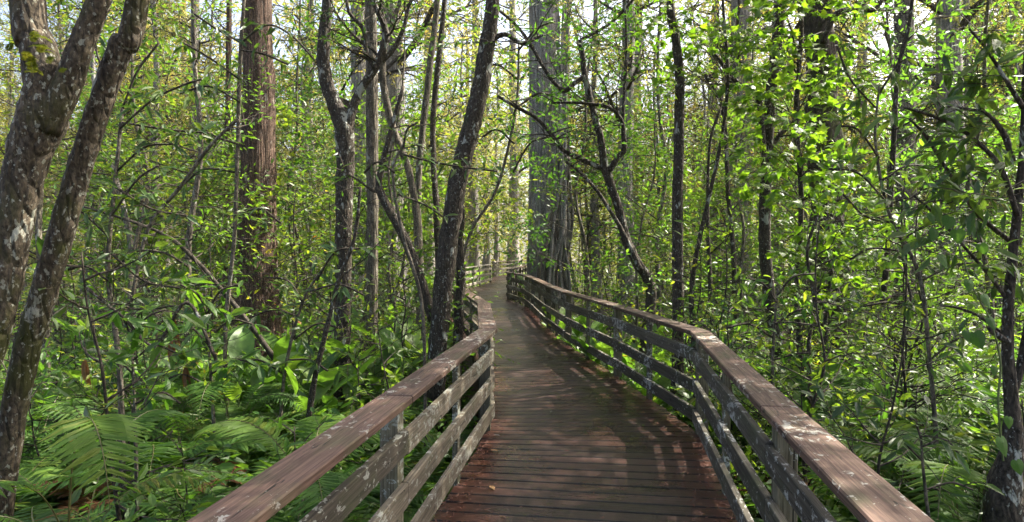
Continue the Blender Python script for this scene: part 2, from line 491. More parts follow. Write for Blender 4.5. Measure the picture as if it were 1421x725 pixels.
# ------------------------------------------------------------------ railings
def offset_poly(pts, d):
    """polyline shifted sideways by d to the right of travel, mitred"""
    pts = np.asarray(pts, float); n = len(pts)
    seg = unit(np.diff(pts, axis=0)); nr = np.stack([seg[:, 1], -seg[:, 0]], -1)
    out = []
    for i in range(n):
        if i == 0: out.append(pts[0] + nr[0] * d)
        elif i == n - 1: out.append(pts[-1] + nr[-1] * d)
        else:
            b = unit(nr[i - 1] + nr[i]); out.append(pts[i] + b * d / max(.5, b @ nr[i]))
    return np.array(out)

def board(name, parent, mat, q2, z0, z1, bev=.004):
    """q2: four plan corners (start inner, start outer, end outer, end inner)"""
    q = np.asarray(q2, float); mid = q.mean(0)
    u = unit((q[3] + q[2]) / 2 - (q[0] + q[1]) / 2); ang = math.atan2(u[1], u[0])
    ca, sa = math.cos(-ang), math.sin(-ang)
    loc = np.array([[(p[0] - mid[0]) * ca - (p[1] - mid[1]) * sa, (p[0] - mid[0]) * sa + (p[1] - mid[1]) * ca, 0] for p in q])
    if loc[0][1] > loc[1][1]: pass
    lo = loc.copy(); hi = loc.copy(); lo[:, 2] = -(z1 - z0) / 2; hi[:, 2] = (z1 - z0) / 2
    mb = MB(); box8(mb, lo, hi)
    me = mb.mesh(name, mat)
    bevel(me, bev)
    o = link(name, me, parent, (mid[0], mid[1], (z0 + z1) / 2), (0, 0, ang))
    return o

def railing(label, pts, side, mats, phase=0, cat='railing', end_at=None):
    """pts: the cap's inner edge; side +1: posts to the right of travel"""
    root = thing('railing', label, cat, (0, 0, 0))
    pts = np.asarray(pts, float)
    rg = np.random.default_rng(int(abs(pts.sum() * 100)))
    o_cap = [offset_poly(pts, side * d) for d in (0, .172)]
    o_rail = [offset_poly(pts, side * d) for d in (.022, .060)]
    for i in range(len(pts) - 1):
        g0 = unit(pts[i + 1] - pts[i]) * .0018
        dz = rg.uniform(-.004, .004)
        board('cap_board', root, mats['cap'], [o_cap[0][i] + g0, o_cap[1][i] + g0, o_cap[1][i + 1] - g0, o_cap[0][i + 1] - g0], .882 + dz, .921 + dz, .006)
        for zc in (.697, .437, .177):
            a = zc + rg.uniform(-.008, .008)
            board('rail', root, mats['rail'], [o_rail[0][i] + g0, o_rail[1][i] + g0, o_rail[1][i + 1] - g0, o_rail[0][i + 1] - g0], a - .058, a + .058)
    # posts: a thick one at each bend, a thin one between
    line = offset_poly(pts, side * .0615)
    for i in range(len(line)):
        u = unit(line[min(i + 1, len(line) - 1)] - line[max(i - 1, 0)])
        nrm = np.array([u[1], -u[0]]) * side
        c = line[i]
        q = [c - u * .046, c - u * .046 + nrm * .092, c + u * .046 + nrm * .092, c + u * .046]
        board('post', root, mats['post'], q, GZ - .35, .881)
        if i < len(line) - 1:
            nseg = max(1, int(round(np.linalg.norm(line[i + 1] - line[i]) / 1.35)))
            u = unit(line[i + 1] - line[i]); nrm = np.array([u[1], -u[0]]) * side
            for k in range(1, nseg):
                c = line[i] + (line[i + 1] - line[i]) * k / nseg
                q = [c - u * .043, c - u * .043 + nrm * .04, c + u * .043 + nrm * .04, c + u * .043]
                board('picket', root, mats['post'], q, -.26, .881)
    return root

ml = dict(cap=M['cap'], rail=M['rail'], post=M['post'])
mr = dict(cap=M['cap'], rail=M['rail_white'], post=M['post'])
left_rail = railing('weathered wooden railing with reddish cap along the left edge of the boardwalk', LE[:8], -1, ml)
right_rail = railing('weathered wooden railing with white lichen blotches along the right edge of the boardwalk', RI[:10], 1, mr)
railing('small distant pale railing slanting along the left edge at the far end of the boardwalk', LE[8:11], -1, dict(cap=M['rail_sunlit'], rail=M['rail_sunlit'], post=M['post']))
railing('short distant railing turning right behind the corner post of the right railing', RI[10:14], 1, mr)
railing('dark distant railing closing the view where the boardwalk turns out of sight', LE[11:], -1, mr)

# ------------------------------------------------------------------ leaf shapes
def tmpl(verts, faces):
    return np.array(verts, float), [np.array(f, int) for f in faces]
LEAF = tmpl([(0, 0, 0), (0, .35, -.03), (0, .7, -.05), (0, 1, -.13), (-.17, .3, .035), (-.15, .66, .0), (.17, .3, .035), (.15, .66, .0)],
            [[(0, 1, 4), (2, 3, 5), (0, 6, 1), (2, 7, 3)], [(1, 2, 5, 4), (6, 7, 2, 1)]])
SIMPLE = tmpl([(0, 0, 0), (-.2, .45, .05), (0, 1, -.06), (.2, .45, .05)], [[(0, 2, 1), (0, 3, 2)]])
NEEDLE = tmpl([(0, 0, 0), (-.09, .5, .02), (0, 1, 0), (.09, .5, .02)], [[(0, 2, 1), (0, 3, 2)]])
def _maple():
    o = [(0, 0), (.22, .10), (.48, .12), (.36, .30), (.52, .52), (.28, .50), (.2, .62), (0, 1.0), (-.2, .62), (-.28, .50), (-.52, .52), (-.36, .30), (-.48, .12), (-.22, .10)]
    v = [(x, y, -.10 * abs(x) - .06 * y * y) for x, y in o] + [(0, .36, .02)]
    n = len(o)
    return tmpl(v, [[(i, (i + 1) % n, n) for i in range(n)]])
MAPLE = _maple()
def _heart():
    o = [(0, .06), (.16, -.03), (.36, .05), (.46, .26), (.42, .5), (.24, .78), (0, 1.05), (-.24, .78), (-.42, .5), (-.46, .26), (-.36, .05), (-.16, -.03)]
    v = [(x, y, -.12 * abs(x) - .1 * y * y) for x, y in o] + [(0, .32, .03)]
    n = len(o)
    return tmpl(v, [[(i, (i + 1) % n, n) for i in range(n)]])
HEART = _heart()

def place(mb, T, p, d, n, s, mat=0, wid=None):
    """many copies of a leaf template in one go"""
    tv, tf = T
    p = np.asarray(p, float).reshape(-1, 3)
    if len(p) == 0: return
    d = unit(d); sd = unit(np.cross(d, n)); nn = np.cross(sd, d)
    s = np.broadcast_to(np.asarray(s, float), (len(p),))
    w = s if wid is None else s * wid
    v = p[:, None] + (tv[None, :, 0:1] * w[:, None, None] * sd[:, None] + tv[None, :, 1:2] * s[:, None, None] * d[:, None] + tv[None, :, 2:3] * s[:, None, None] * nn[:, None])
    k = len(tv); base = (np.arange(len(p)) * k)[:, None, None]
    mb.add(v.reshape(-1, 3), [(f[None] + base).reshape(-1, f.shape[1]) for f in tf], mat)

def twig_leaves(rg, pts, spacing, size, T, droop=.25, spread=.9, updir=.8):
    """leaf frames along a twig polyline"""
    pts = np.asarray(pts)
    seg = np.linalg.norm(np.diff(pts, axis=0), axis=1); L = seg.sum()
    n = max(2, int(L / spacing))
    s = np.linspace(.12, 1, n) * L; cs = np.concatenate([[0], np.cumsum(seg)])
    p = np.stack([np.interp(s, cs, pts[:, i]) for i in range(3)], -1)
    t = unit(pts[-1] - pts[0])
    side = unit(np.cross(t, [0, 0, 1]) + 1e-4)
    sg = np.where(np.arange(n) % 2 == 0, 1, -1)[:, None]
    d = t[None] * rg.uniform(.3, .8, (n, 1)) + side[None] * sg * spread * rg.uniform(.6, 1.2, (n, 1)) + np.array([0, 0, -1]) * droop * rg.uniform(0, 2, (n, 1)) + rg.normal(0, .25, (n, 3))
    d[-1] = t + rg.normal(0, .15, 3)
    nn = np.array([0, 0, 1]) * updir + rg.normal(0, .45, (n, 3))
    return p, d, nn, size * rg.uniform(.65, 1.25, n)

class Tree:
    """grows tubes for wood and frames for leaves"""
    def __init__(self, seed, leaf=SIMPLE, size=.09, spacing=.05, twig_sides=4, droop=.25):
        self.rg = np.random.default_rng(seed); self.wood = MB(); self.p, self.d, self.n, self.s = [], [], [], []
        self.leaf, self.size, self.spacing, self.ts, self.droop = leaf, size, spacing, twig_sides, droop
    def leaves_on(self, pts):
        p, d, n, s = twig_leaves(self.rg, pts, self.spacing, self.size, self.leaf, self.droop)
        self.p.append(p); self.d.append(d); self.n.append(n); self.s.append(s)
    def branch(self, p, d, L, r, level, up=.15, wob=.25, kids=4, ratio=.6, leafy=True):
        rg = self.rg
        ns = 5 if level > 0 else 4
        pts = [np.asarray(p, float)]; d = unit(d)
        for i in range(ns):
            d = unit(d + rg.normal(0, wob, 3) * .5 + np.array([0, 0, up * .4]))
            pts.append(pts[-1] + d * L / ns)
        pts = np.array(pts)
        rad = np.linspace(r, max(r * .35, .0015), len(pts))
        tube(self.wood, pts, rad, self.ts if level == 0 else self.ts + 1, cap=False)
        if level == 0:
            if leafy: self.leaves_on(pts)
            return pts
        for k in range(kids):
            t = rg.uniform(.3, 1.0) if k else 1.0
            q = t * ns; i = min(int(q), ns - 1)
            bp = pts[i] + (pts[i + 1] - pts[i]) * (q - i)
            ax = unit(rg.normal(0, 1, 3)); td = unit(pts[i + 1] - pts[i])
            nd = unit(td * rg.uniform(.5, .9) + unit(np.cross(td, ax)) * rg.uniform(.5, 1.0))
            if k == 0: nd = unit(td + rg.normal(0, .2, 3))
            self.branch(bp, nd, L * ratio * rg.uniform(.7, 1.2), max(r * .5 * (1.1 - .4 * t), .002), level - 1, up, wob, kids, ratio, leafy)
        return pts
    def leaf_mesh(self, name, mat, origin=None, T=None, keep=None):
        mb = MB()
        p, d, n, s = (np.concatenate(a) for a in (self.p, self.d, self.n, self.s))
        if keep is not None: p, d, n, s = p[keep], d[keep], n[keep], s[keep]
        place(mb, T or self.leaf, p, d, n, s)
        return mb.mesh(name, mat, origin=origin)
    def count(self): return sum(len(a) for a in self.p)

# ------------------------------------------------------------------ named trees seen in the photograph
def crown_branches(tr, rg, pts, rad, z0, z1, n, L, level, kids, up=.1, ratio=.6):
    """limbs leaving the upper trunk between heights z0 and z1"""
    zs = pts[:, 2]
    for k in range(n):
        z = z0 + (z1 - z0) * (k + rg.uniform(0, 1)) / n
        i = int(np.clip(np.searchsorted(zs, z), 1, len(zs) - 1))
        a = rg.uniform(0, 6.28); el = rg.uniform(-.05, .6)
        d = np.array([math.cos(a) * math.cos(el), math.sin(a) * math.cos(el), math.sin(el)])
        f = 1 - .55 * (z - z0) / max(z1 - z0, .1)
        tr.branch(pts[i], d, L * f * rg.uniform(.7, 1.2), max(rad[i] * .32, .008), level, up, .3, kids, ratio)

def px_line(line, Y, extra=None):
    """[(px, py, width_px)] -> points and radii at depth Y (Y may be a list)"""
    pts, rad = [], []
    for i, (x, y, w) in enumerate(line):
        d = Y[i] if hasattr(Y, '__len__') else Y
        pts.append(P(x, y, d)); rad.append(w * d / FPX / 2)
    return np.array(pts), np.array(rad)

def forest_tree(name, label, cat, trunk, Y, bark, limbs=(), top=9.0, crown=(5.5, 9.0, 12, 2.0), leafmat='leaf_dark', leaf=SIMPLE, size=.10, spacing=.06,
                rough=.045, flute=None, sprays=(), k=12, seed=1, group=None, lean_top=None, level=2, kids=4):
    """a trunk traced in place, its limbs, and a crown above what the frame shows"""
    rg = np.random.default_rng(seed)
    pts, rad = px_line(trunk, Y)
    b = pts[0].copy(); gz = GZ - .15
    if b[2] > gz: pts = np.vstack([[b[0], b[1], gz], pts]); rad = np.concatenate([[rad[0] * 1.18], rad])
    if top:
        last = pts[-1]; d = unit(pts[-1] - pts[-3]); d = unit(d * [.6, .6, 1] + [0, 0, .5]) if lean_top is None else unit(lean_top)
        for t in (.35, .7, 1.0):
            h = (top - last[2]) * t
            pts = np.vstack([pts, last + d * h / max(d[2], .3) + rg.normal(0, .08, 3) * [1, 1, 0]]); rad = np.append(rad, rad[-1] * .78)
    base = np.array([pts[0][0], pts[0][1], gz])
    root = thing(name, label, cat, tuple(base), group=group)
    cp, cr = catmull(pts, rad, 7)
    fl = None
    if flute:
        h = np.clip((cp[:, 2] - gz) / flute[2], 0, 1)
        cr = cr * (1 + flute[3] * (1 - h) ** 3)
        fl = (flute[0] * (.35 + .65 * (1 - h) ** 2), flute[1])
    mb = MB(); tube(mb, cp - base, cr, k, rough, fl, seed=seed)
    link('trunk', mb.mesh('trunk', M[bark], True), root)
    tr = Tree(seed + 50, leaf, size, spacing)
    for li, lb in enumerate(limbs):
        ly = lb[1]
        lp, lr = px_line(lb[0], ly)
        lc, lcr = catmull(lp, lr, 6)
        m2 = MB(); tube(m2, lc - base, lcr, 8, rough * .7, seed=seed + li)
        link('limb', m2.mesh('limb', M[bark], True), root)
        if len(lb) > 2 and lb[2]:
            for q in range(lb[2] * 2):
                i = rg.integers(len(lc) // 3, len(lc)); a = rg.uniform(0, 6.28)
                tr.branch(lc[i], (math.cos(a), math.sin(a), rg.uniform(-.1, .6)), rg.uniform(.5, 1.1), max(.004, lcr[i] * .4), 1, .1, .35, 4, .55)
    for (sx, sy, dY, n, L) in sprays:
        c = P(sx, sy, (Y if not hasattr(Y, '__len__') else Y[0]) + dY)
        i = int(np.argmin(np.linalg.norm(cp - c, axis=1)))
        for q in range(n):
            d = unit(c - cp[i] + rg.normal(0, .35, 3)) if q else unit(c - cp[i])
            LL = np.linalg.norm(c - cp[i]) * rg.uniform(.8, 1.2)
            tr.branch(cp[i], d, max(LL, L), max(.006, cr[i] * .16), 2, .02, .3, 4, .45)
    if crown:
        z0, z1, n, L = crown
        crown_branches(tr, rg, cp, cr, z0, z1, n, L, level, kids)
    if tr.p:
        if tr.wood.v:
            link('branches', tr.wood.mesh('branches', M['twig'], origin=base), root)
        link('crown', tr.leaf_mesh('crown', M[leafmat], origin=base), root)
    return root, cp, cr

# -- the two leaning lichen trees at the left edge
forest_tree('lichen_tree', 'thick lichen spotted tree at the left edge with ferns in its fork', 'tree',
    [(-80, 700, 40), (-40, 560, 41), (-10, 460, 42), (8, 380, 43), (22, 300, 44), (38, 220, 52), (58, 165, 62), (62, 120, 50), (52, 60, 44), (38, 0, 42)], 3.3, 'bark_lichen',
    limbs=[([(62, 180, 42), (92, 122, 36), (114, 60, 31), (136, 5, 29), (158, -70, 27), (175, -160, 24)], 3.28, 0)],
    top=8.5, crown=(4.4, 8.2, 6, 1.5), rough=.025, seed=11, k=20, leafmat='leaf_dark')
forest_tree('leaning_tree', 'leaning tree with large white lichen patches just right of the forked tree', 'tree',
    [(2, 740, 27), (14, 610, 31), (34, 500, 33), (60, 410, 33), (86, 320, 32), (106, 250, 31), (126, 185, 30), (146, 125, 30), (167, 65, 31), (191, 0, 29)], 3.55, 'bark_lichen',
    top=9.5, crown=(5, 9, 6, 1.6), rough=.03, seed=12, k=18)
# -- reddish cypress
forest_tree('cypress', 'straight reddish brown cypress with fibrous bark rising behind the left undergrowth', 'tree',
    [(357, 420, 58), (357, 350, 52), (358, 250, 47), (359, 120, 42), (357, 0, 37)], 13.0, 'bark_red', top=22, crown=(11, 21, 26, 3.0), flute=(.09, 7, 2.5, .35),
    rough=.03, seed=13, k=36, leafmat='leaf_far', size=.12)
# -- dark forked tree
forest_tree('forked_tree', 'dark slender tree with a kinked fork left of the boardwalk', 'tree',
    [(475, 585, 24), (475, 480, 22), (476, 400, 22), (477, 300, 23), (479, 230, 25), (477, 178, 27), (462, 140, 20), (451, 105, 18), (449, 60, 17), (455, 0, 15)], 8.8, 'bark_dark',
    limbs=[([(479, 185, 22), (488, 155, 14), (500, 125, 12), (522, 92, 12), (534, 60, 11), (533, 35, 9), (519, 5, 7), (500, -50, 6)], 8.8, 4),
           ([(524, 90, 8), (545, 70, 7), (560, 40, 6), (568, 8, 5), (590, -40, 4)], 8.85, 4),
           ([(520, 96, 7), (508, 70, 6), (504, 40, 6), (485, 18, 5), (478, -20, 4)], 8.75, 3)],
    top=9.0, crown=(5.6, 9, 10, 1.7), seed=14, k=16)
forest_tree('slim_tree', 'slim straight dark trunk standing just right of the kinked forked tree', 'tree',
    [(516, 560, 17), (516, 440, 16), (517, 300, 16), (516, 150, 17), (514, 0, 15)], 10.0, 'bark_mid', top=11, crown=(6.2, 11, 12, 1.8), seed=15)
# -- leaning curved tree beside the left railing
forest_tree('curved_tree', 'dark curved tree with a white lichen patch leaning over the left railing', 'tree',
    [(604, 610, 28), (605, 520, 27), (610, 455, 26), (617, 380, 27), (626, 310, 26), (638, 240, 26), (653, 180, 25), (667, 120, 24), (676, 60, 22), (684, 0, 19)], 8.2, 'bark_dark',
    limbs=[([(602, 445, 16), (585, 395, 15), (568, 345, 14), (548, 305, 13), (530, 272, 12), (526, 250, 9), (540, 190, 7), (560, 120, 5)], 8.4, 2),
           ([(676, 60, 9), (700, 48, 7), (725, 60, 5), (750, 50, 4)], 8.2, 3)],
    top=9.5, crown=(5.4, 9.5, 11, 1.8), seed=16, k=18)
forest_tree('bent_sapling', 'thin bare stem curving up between the slim trunk and the leaning tree', 'tree',
    [(583, 450, 11), (581, 370, 11), (577, 290, 10), (565, 230, 10), (546, 180, 10), (534, 130, 10), (531, 90, 9), (540, 40, 7), (556, 0, 6)], 10.5, 'bark_mid', top=8, crown=(5.4, 8, 6, 1.2), seed=17, k=8)
forest_tree('wavy_sapling', 'wavy thin stem rising left of the leaning curved tree', 'tree',
    [(582, 480, 12), (583, 370, 10), (580, 285, 9), (583, 214, 9), (590, 150, 9), (598, 80, 9), (607, 0, 8)], 11.5, 'bark_mid', top=9, crown=(6, 9, 6, 1.2), seed=18, k=8)
forest_tree('wavy_sapling', 'thin dark stem swaying close beside the wavy stem, nearer the leaning tree', 'tree',
    [(612, 470, 10), (606, 300, 9), (602, 235, 8), (601, 165, 8), (607, 100, 8), (617, 0, 7)], 11.8, 'bark_dark', top=9, crown=(6, 9, 6, 1.2), seed=19, k=8)
forest_tree('young_tree', 'short dark stem touching the left railing behind the leaning curved tree', 'tree',
    [(634, 540, 13), (637, 430, 14), (640, 380, 13), (637, 335, 11), (641, 300, 9), (637, 262, 5)], 8.7, 'bark_dark', top=None, crown=None, seed=20, k=9)
# -- giant pale cypress by the bend
big, bcp, bcr = forest_tree('giant_cypress', 'giant pale grey cypress with vertical ridged bark beside the bend of the boardwalk', 'tree',
    [(758, 415, 50), (757, 340, 47), (757, 250, 44), (756, 120, 42), (755, 0, 39)], 19.0, 'bark_pale', top=26, crown=(15, 25, 26, 3.4), flute=(.11, 9, 4.0, .05),
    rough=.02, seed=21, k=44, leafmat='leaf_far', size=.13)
# -- strangler roots on its right flank
sr = thing('strangler_vine', 'bundle of pale woody vine roots running down the right side of the giant cypress', 'vine', tuple(P(790, 420, 18.4)))
srb = np.array(sr.location); rg = np.random.default_rng(5)
for i in range(24):
    x0 = 779 + rg.uniform(-8, 14); x1 = 750 + i * 1.9 + rg.uniform(-4, 4)
    yt = rg.uniform(-40, 130) if i % 3 else rg.uniform(150, 260)
    ln = [(x1 + rg.uniform(-3, 10), 430, 5), (x1 + rg.uniform(-5, 5), 380, 4), (x1 * .6 + x0 * .4 + rg.uniform(-8, 8), 310, 3.6), (x0 + rg.uniform(-6, 6), 230, 3.2), (x0 + rg.uniform(-5, 5), (230 + yt) / 2, 3), (x0 + 3, yt, 2)]
    lp, lr = px_line(ln, 18.2 + rg.uniform(-.05, .1))
    lc, lcr = catmull(lp, lr * rg.uniform(.6, 1.5), 4)
    mb = MB(); tube(mb, lc - srb, lcr, 5)
    link('root', mb.mesh('root', M['bark_pale' if i % 3 else 'bark_mid'], True), sr)
# -- forked dark tree right of centre
forest_tree('zigzag_tree', 'dark zigzag branched small tree right of the giant cypress, forking at mid height', 'tree',
    [(888, 560, 17), (896, 470, 15), (904, 410, 15), (897, 384, 14), (884, 365, 14), (868, 330, 13), (860, 295, 12), (849, 262, 12), (841, 237, 13), (838, 226, 11), (834, 195, 10), (826, 165, 9), (816, 125, 9), (811, 100, 8), (806, 56, 7)], 9.5, 'bark_dark',
    limbs=[([(841, 237, 9), (822, 228, 7), (800, 218, 7), (780, 207, 6), (768, 190, 6), (745, 165, 5), (715, 148, 5), (690, 133, 4)], 9.5, 5),
           ([(846, 236, 9), (858, 218, 8), (866, 208, 8), (865, 185, 6), (863, 168, 5), (850, 152, 5), (832, 146, 5), (800, 143, 4), (765, 143, 3)], 9.45, 3),
           ([(864, 172, 5), (866, 130, 4), (869, 80, 3.5), (868, 20, 3), (862, -40, 3)], 9.5, 3),
           ([(812, 106, 6), (798, 115, 7), (784, 126, 7), (770, 116, 5), (755, 95, 5), (735, 60, 5), (716, 35, 4), (690, 12, 4), (660, -20, 3)], 9.4, 5),
           ([(806, 56, 6), (820, 48, 5), (845, 34, 4), (868, 12, 4), (885, -8, 3)], 9.55, 4),
           ([(889, 375, 8), (875, 345, 7), (862, 318, 6), (845, 290, 5), (826, 262, 5), (800, 235, 4), (785, 225, 4)], 9.3, 3)],
    top=None, crown=None, seed=22, k=10, leafmat='leaf_mid', sprays=[(806, -30, 0, 3, .8)])
# -- straight dark tree
forest_tree('straight_tree', 'straight dark trunk growing right behind the right railing before its bend', 'tree',
    [(935, 600, 19), (940, 520, 17), (941, 420, 16), (940, 300, 15), (942, 200, 14), (943, 110, 13), (937, 50, 12), (930, 0, 11)], 8.0, 'bark_dark', top=10.5, crown=(5.6, 10.5, 9, 1.7), seed=23, k=12)
forest_tree('dark_tree', 'dark trunk half hidden by lobed yellow green leaves right of the straight trunk', 'tree',
    [(1078, 480, 19), (1066, 400, 17), (1061, 320, 16), (1063, 250, 15), (1066, 190, 14), (1071, 120, 15), (1080, 50, 16), (1082, 0, 15)], 9.2, 'bark_dark',
    limbs=[([(1062, 250, 9), (1052, 132, 8), (1030, 120, 7), (1010, 100, 6), (992, 75, 5)], 9.1, 3), ([(1066, 215, 7), (1080, 190, 6), (1100, 170, 5), (1110, 140, 4)], 9.2, 3)],
    top=11, crown=(5.8, 11, 9, 1.8), seed=24, k=12)
forest_tree('mossy_tree', 'thick mossy dark trunk draped with hanging growth behind the lobed leaves', 'tree',
    [(1148, 440, 46), (1147, 330, 42), (1146, 240, 40), (1142, 130, 38), (1136, 0, 36)], 12.0, 'bark_moss', top=14, crown=(7.5, 13.5, 9, 2.0), seed=25, k=22, rough=.12)
forest_tree('grey_tree', 'grey trunk rising at the right behind dark glossy leaves', 'tree',
    [(1257, 440, 30), (1257, 300, 27), (1256, 150, 25), (1254, 0, 23)], 16.0, 'bark_mid', top=20, crown=(11, 19, 10, 2.2), seed=26, k=18, leafmat='leaf_mid')

# -- dark tree at the right edge with heavy foot and arching limbs; large leaves hung one by one
edge, ecp, ecr = forest_tree('arching_tree', 'dark tree at the right edge with heavy foot and arching leafy limbs', 'tree',
    [(1398, 770, 60), (1393, 690, 46), (1405, 620, 27), (1404, 560, 18), (1399, 500, 15), (1399, 430, 13), (1405, 360, 12), (1412, 290, 11), (1420, 210, 10), (1425, 120, 12), (1430, 0, 10)], 3.6, 'bark_dark',
    limbs=[([(1403, 560, 10), (1418, 500, 11), (1432, 420, 10), (1444, 320, 9), (1460, 200, 8)], 3.65, 0),
           ([(1399, 475, 9), (1384, 465, 9), (1372, 455, 7)], 3.55, 0),
           ([(1412, 300, 8), (1392, 240, 7), (1365, 205, 6), (1330, 178, 5), (1290, 160, 4), (1255, 150, 3)], 3.5, 0),
           ([(1408, 340, 7), (1360, 300, 6), (1320, 245, 5), (1285, 190, 4), (1262, 165, 3)], 3.75, 0),
           ([(1405, 225, 9), (1395, 190, 8), (1372, 160, 5), (1345, 152, 4), (1310, 148, 3)], 3.4, 0),
           ([(1400, 420, 6), (1375, 385, 5), (1340, 345, 4), (1300, 300, 3.5), (1268, 272, 3)], 3.6, 0),
           ([(1420, 150, 7), (1395, 110, 5), (1370, 70, 4), (1345, 40, 3)], 3.45, 0),
           ([(1398, 470, 6), (1360, 440, 4), (1330, 428, 3), (1305, 424, 2.5)], 3.7, 0)],
    top=8.5, crown=(4.6, 8.3, 14, 2.1), seed=27, k=14)  # unseen crown raised and filled out to shade the left ferns
M['heart'] = leaf_mat('heart_leaf_green', [(0, (.025, .07, .014)), (1, (.06, .13, .02))], .4, .55, spec=.2)
def leaf_mesh_one(name, T, mat):
    mb = MB(); place(mb, T, [(0, 0, 0)], [(0, 1, 0)], [(0, 0, 1)], [1.0]); return mb.mesh(name, M[mat])
ONE = {'oval': leaf_mesh_one('leaf', LEAF, 'leaf_dark'), 'oval_mid': leaf_mesh_one('leaf', LEAF, 'leaf_mid'), 'maple': leaf_mesh_one('leaf', MAPLE, 'maple'),
       'heart': leaf_mesh_one('leaf', HEART, 'heart'), 'dead': leaf_mesh_one('leaf', LEAF, 'dead')}

def leaf_obj(parent, kind, p, d, n, s, base, w=1.0):
    d = unit(d); sd = unit(np.cross(d, n)); nn = np.cross(sd, d)
    m = Matrix(((sd[0] * s * w, d[0] * s, nn[0] * s, p[0] - base[0]), (sd[1] * s * w, d[1] * s, nn[1] * s, p[1] - base[1]), (sd[2] * s * w, d[2] * s, nn[2] * s, p[2] - base[2]), (0, 0, 0, 1)))
    o = bpy.data.objects.new('leaf', ONE[kind]); COL.objects.link(o); o.parent = parent
    o.matrix_local = m
    return o

def hang_leaves(root, line, Y, kind, spacing, size, seed, w=.9, twig_len=.22, droop=.5, wood=None):
    """single leaves on short twigs along a limb"""
    rg = np.random.default_rng(seed); base = np.array(root.location)
    lp, lr = px_line(line, Y); lc, _ = catmull(lp, lr, 8)
    seg = np.linalg.norm(np.diff(lc, axis=0), axis=1); L = seg.sum(); cs = np.concatenate([[0], np.cumsum(seg)])
    mb = MB()
    for s in np.arange(L * .12, L, spacing):
        p = np.array([np.interp(s, cs, lc[:, i]) for i in range(3)]); a = rg.uniform(0, 6.28)
        d = unit([math.cos(a), math.sin(a), rg.uniform(-.4, .6)]); e = p + d * twig_len * rg.uniform(.4, 1.2)
        tube(mb, np.array([p, (p + e) / 2 + [0, 0, .01], e]) - base, [.003, .0025, .0015], 4, cap=False)
        for q in range(rg.integers(2, 5)):
            pp = p + (e - p) * (1 - q * .24); dd = d * .7 + rg.normal(0, .55, 3) + np.array([0, 0, -droop])
            leaf_obj(root, kind, pp, dd, np.array([0, -.25, 1.0]) + rg.normal(0, .4, 3), size * rg.uniform(.6, 1.2), base, w)
    if mb.v: link('twigs', mb.mesh('twigs', M['twig']), root)

for i, (ln, Y) in enumerate([([(1412, 300, 8), (1392, 240, 7), (1365, 205, 6), (1330, 178, 5), (1290, 160, 4), (1250, 150, 3)], 3.5),
                             ([(1408, 340, 7), (1360, 300, 6), (1320, 245, 5), (1285, 190, 4), (1262, 165, 3)], 3.75),
                             ([(1395, 190, 8), (1372, 160, 5), (1345, 152, 4), (1300, 148, 3)], 3.4),
                             ([(1400, 420, 6), (1375, 385, 5), (1340, 345, 4), (1300, 300, 3.5), (1268, 272, 3)], 3.6),
                             ([(1420, 150, 7), (1395, 110, 5), (1370, 70, 4), (1345, 40, 3)], 3.45), ([(1412, 260, 6), (1380, 280, 5), (1345, 270, 4), (1310, 285, 3)], 3.3), ([(1415, 120, 6), (1370, 120, 5), (1330, 100, 4), (1290, 105, 3)], 3.6)]):
    hang_leaves(edge, ln, Y, 'oval', .036, .135, 100 + i, .85)
hv = thing('heart_vine', 'vine with round heart shaped green leaves hanging on the right edge tree', 'vine', tuple(P(1392, 640, 3.3)))
hb = np.array(hv.location)
lp, lr = px_line([(1392, 640, 3), (1385, 560, 3), (1388, 500, 3), (1372, 440, 2), (1350, 400, 2), (1330, 340, 2), (1310, 300, 2)], 3.3)
lc, lcr = catmull(lp, lr, 5); mb = MB(); tube(mb, lc - hb, lcr, 5); link('stem', mb.mesh('stem', M['stem_green']), hv)
rg = np.random.default_rng(9)
for (x, y, s) in [(1352, 472, .12), (1340, 470, .08), (1388, 618, .13), (1365, 420, .10), (1318, 312, .10), (1328, 330, .10), (1298, 330, .09), (1372, 452, .09), (1400, 590, .08), (1345, 400, .09), (1380, 520, .07), (1305, 365, .1), (1290, 308, .08), (1410, 650, .1), (1360, 350, .08)]:
    leaf_obj(hv, 'heart', P(x, y - 12, 3.28), np.array([rg.uniform(-.4, .4), -.35, -1]), np.array([rg.uniform(-.5, .5), -1, .35]), s * .78, hb, 1.0)

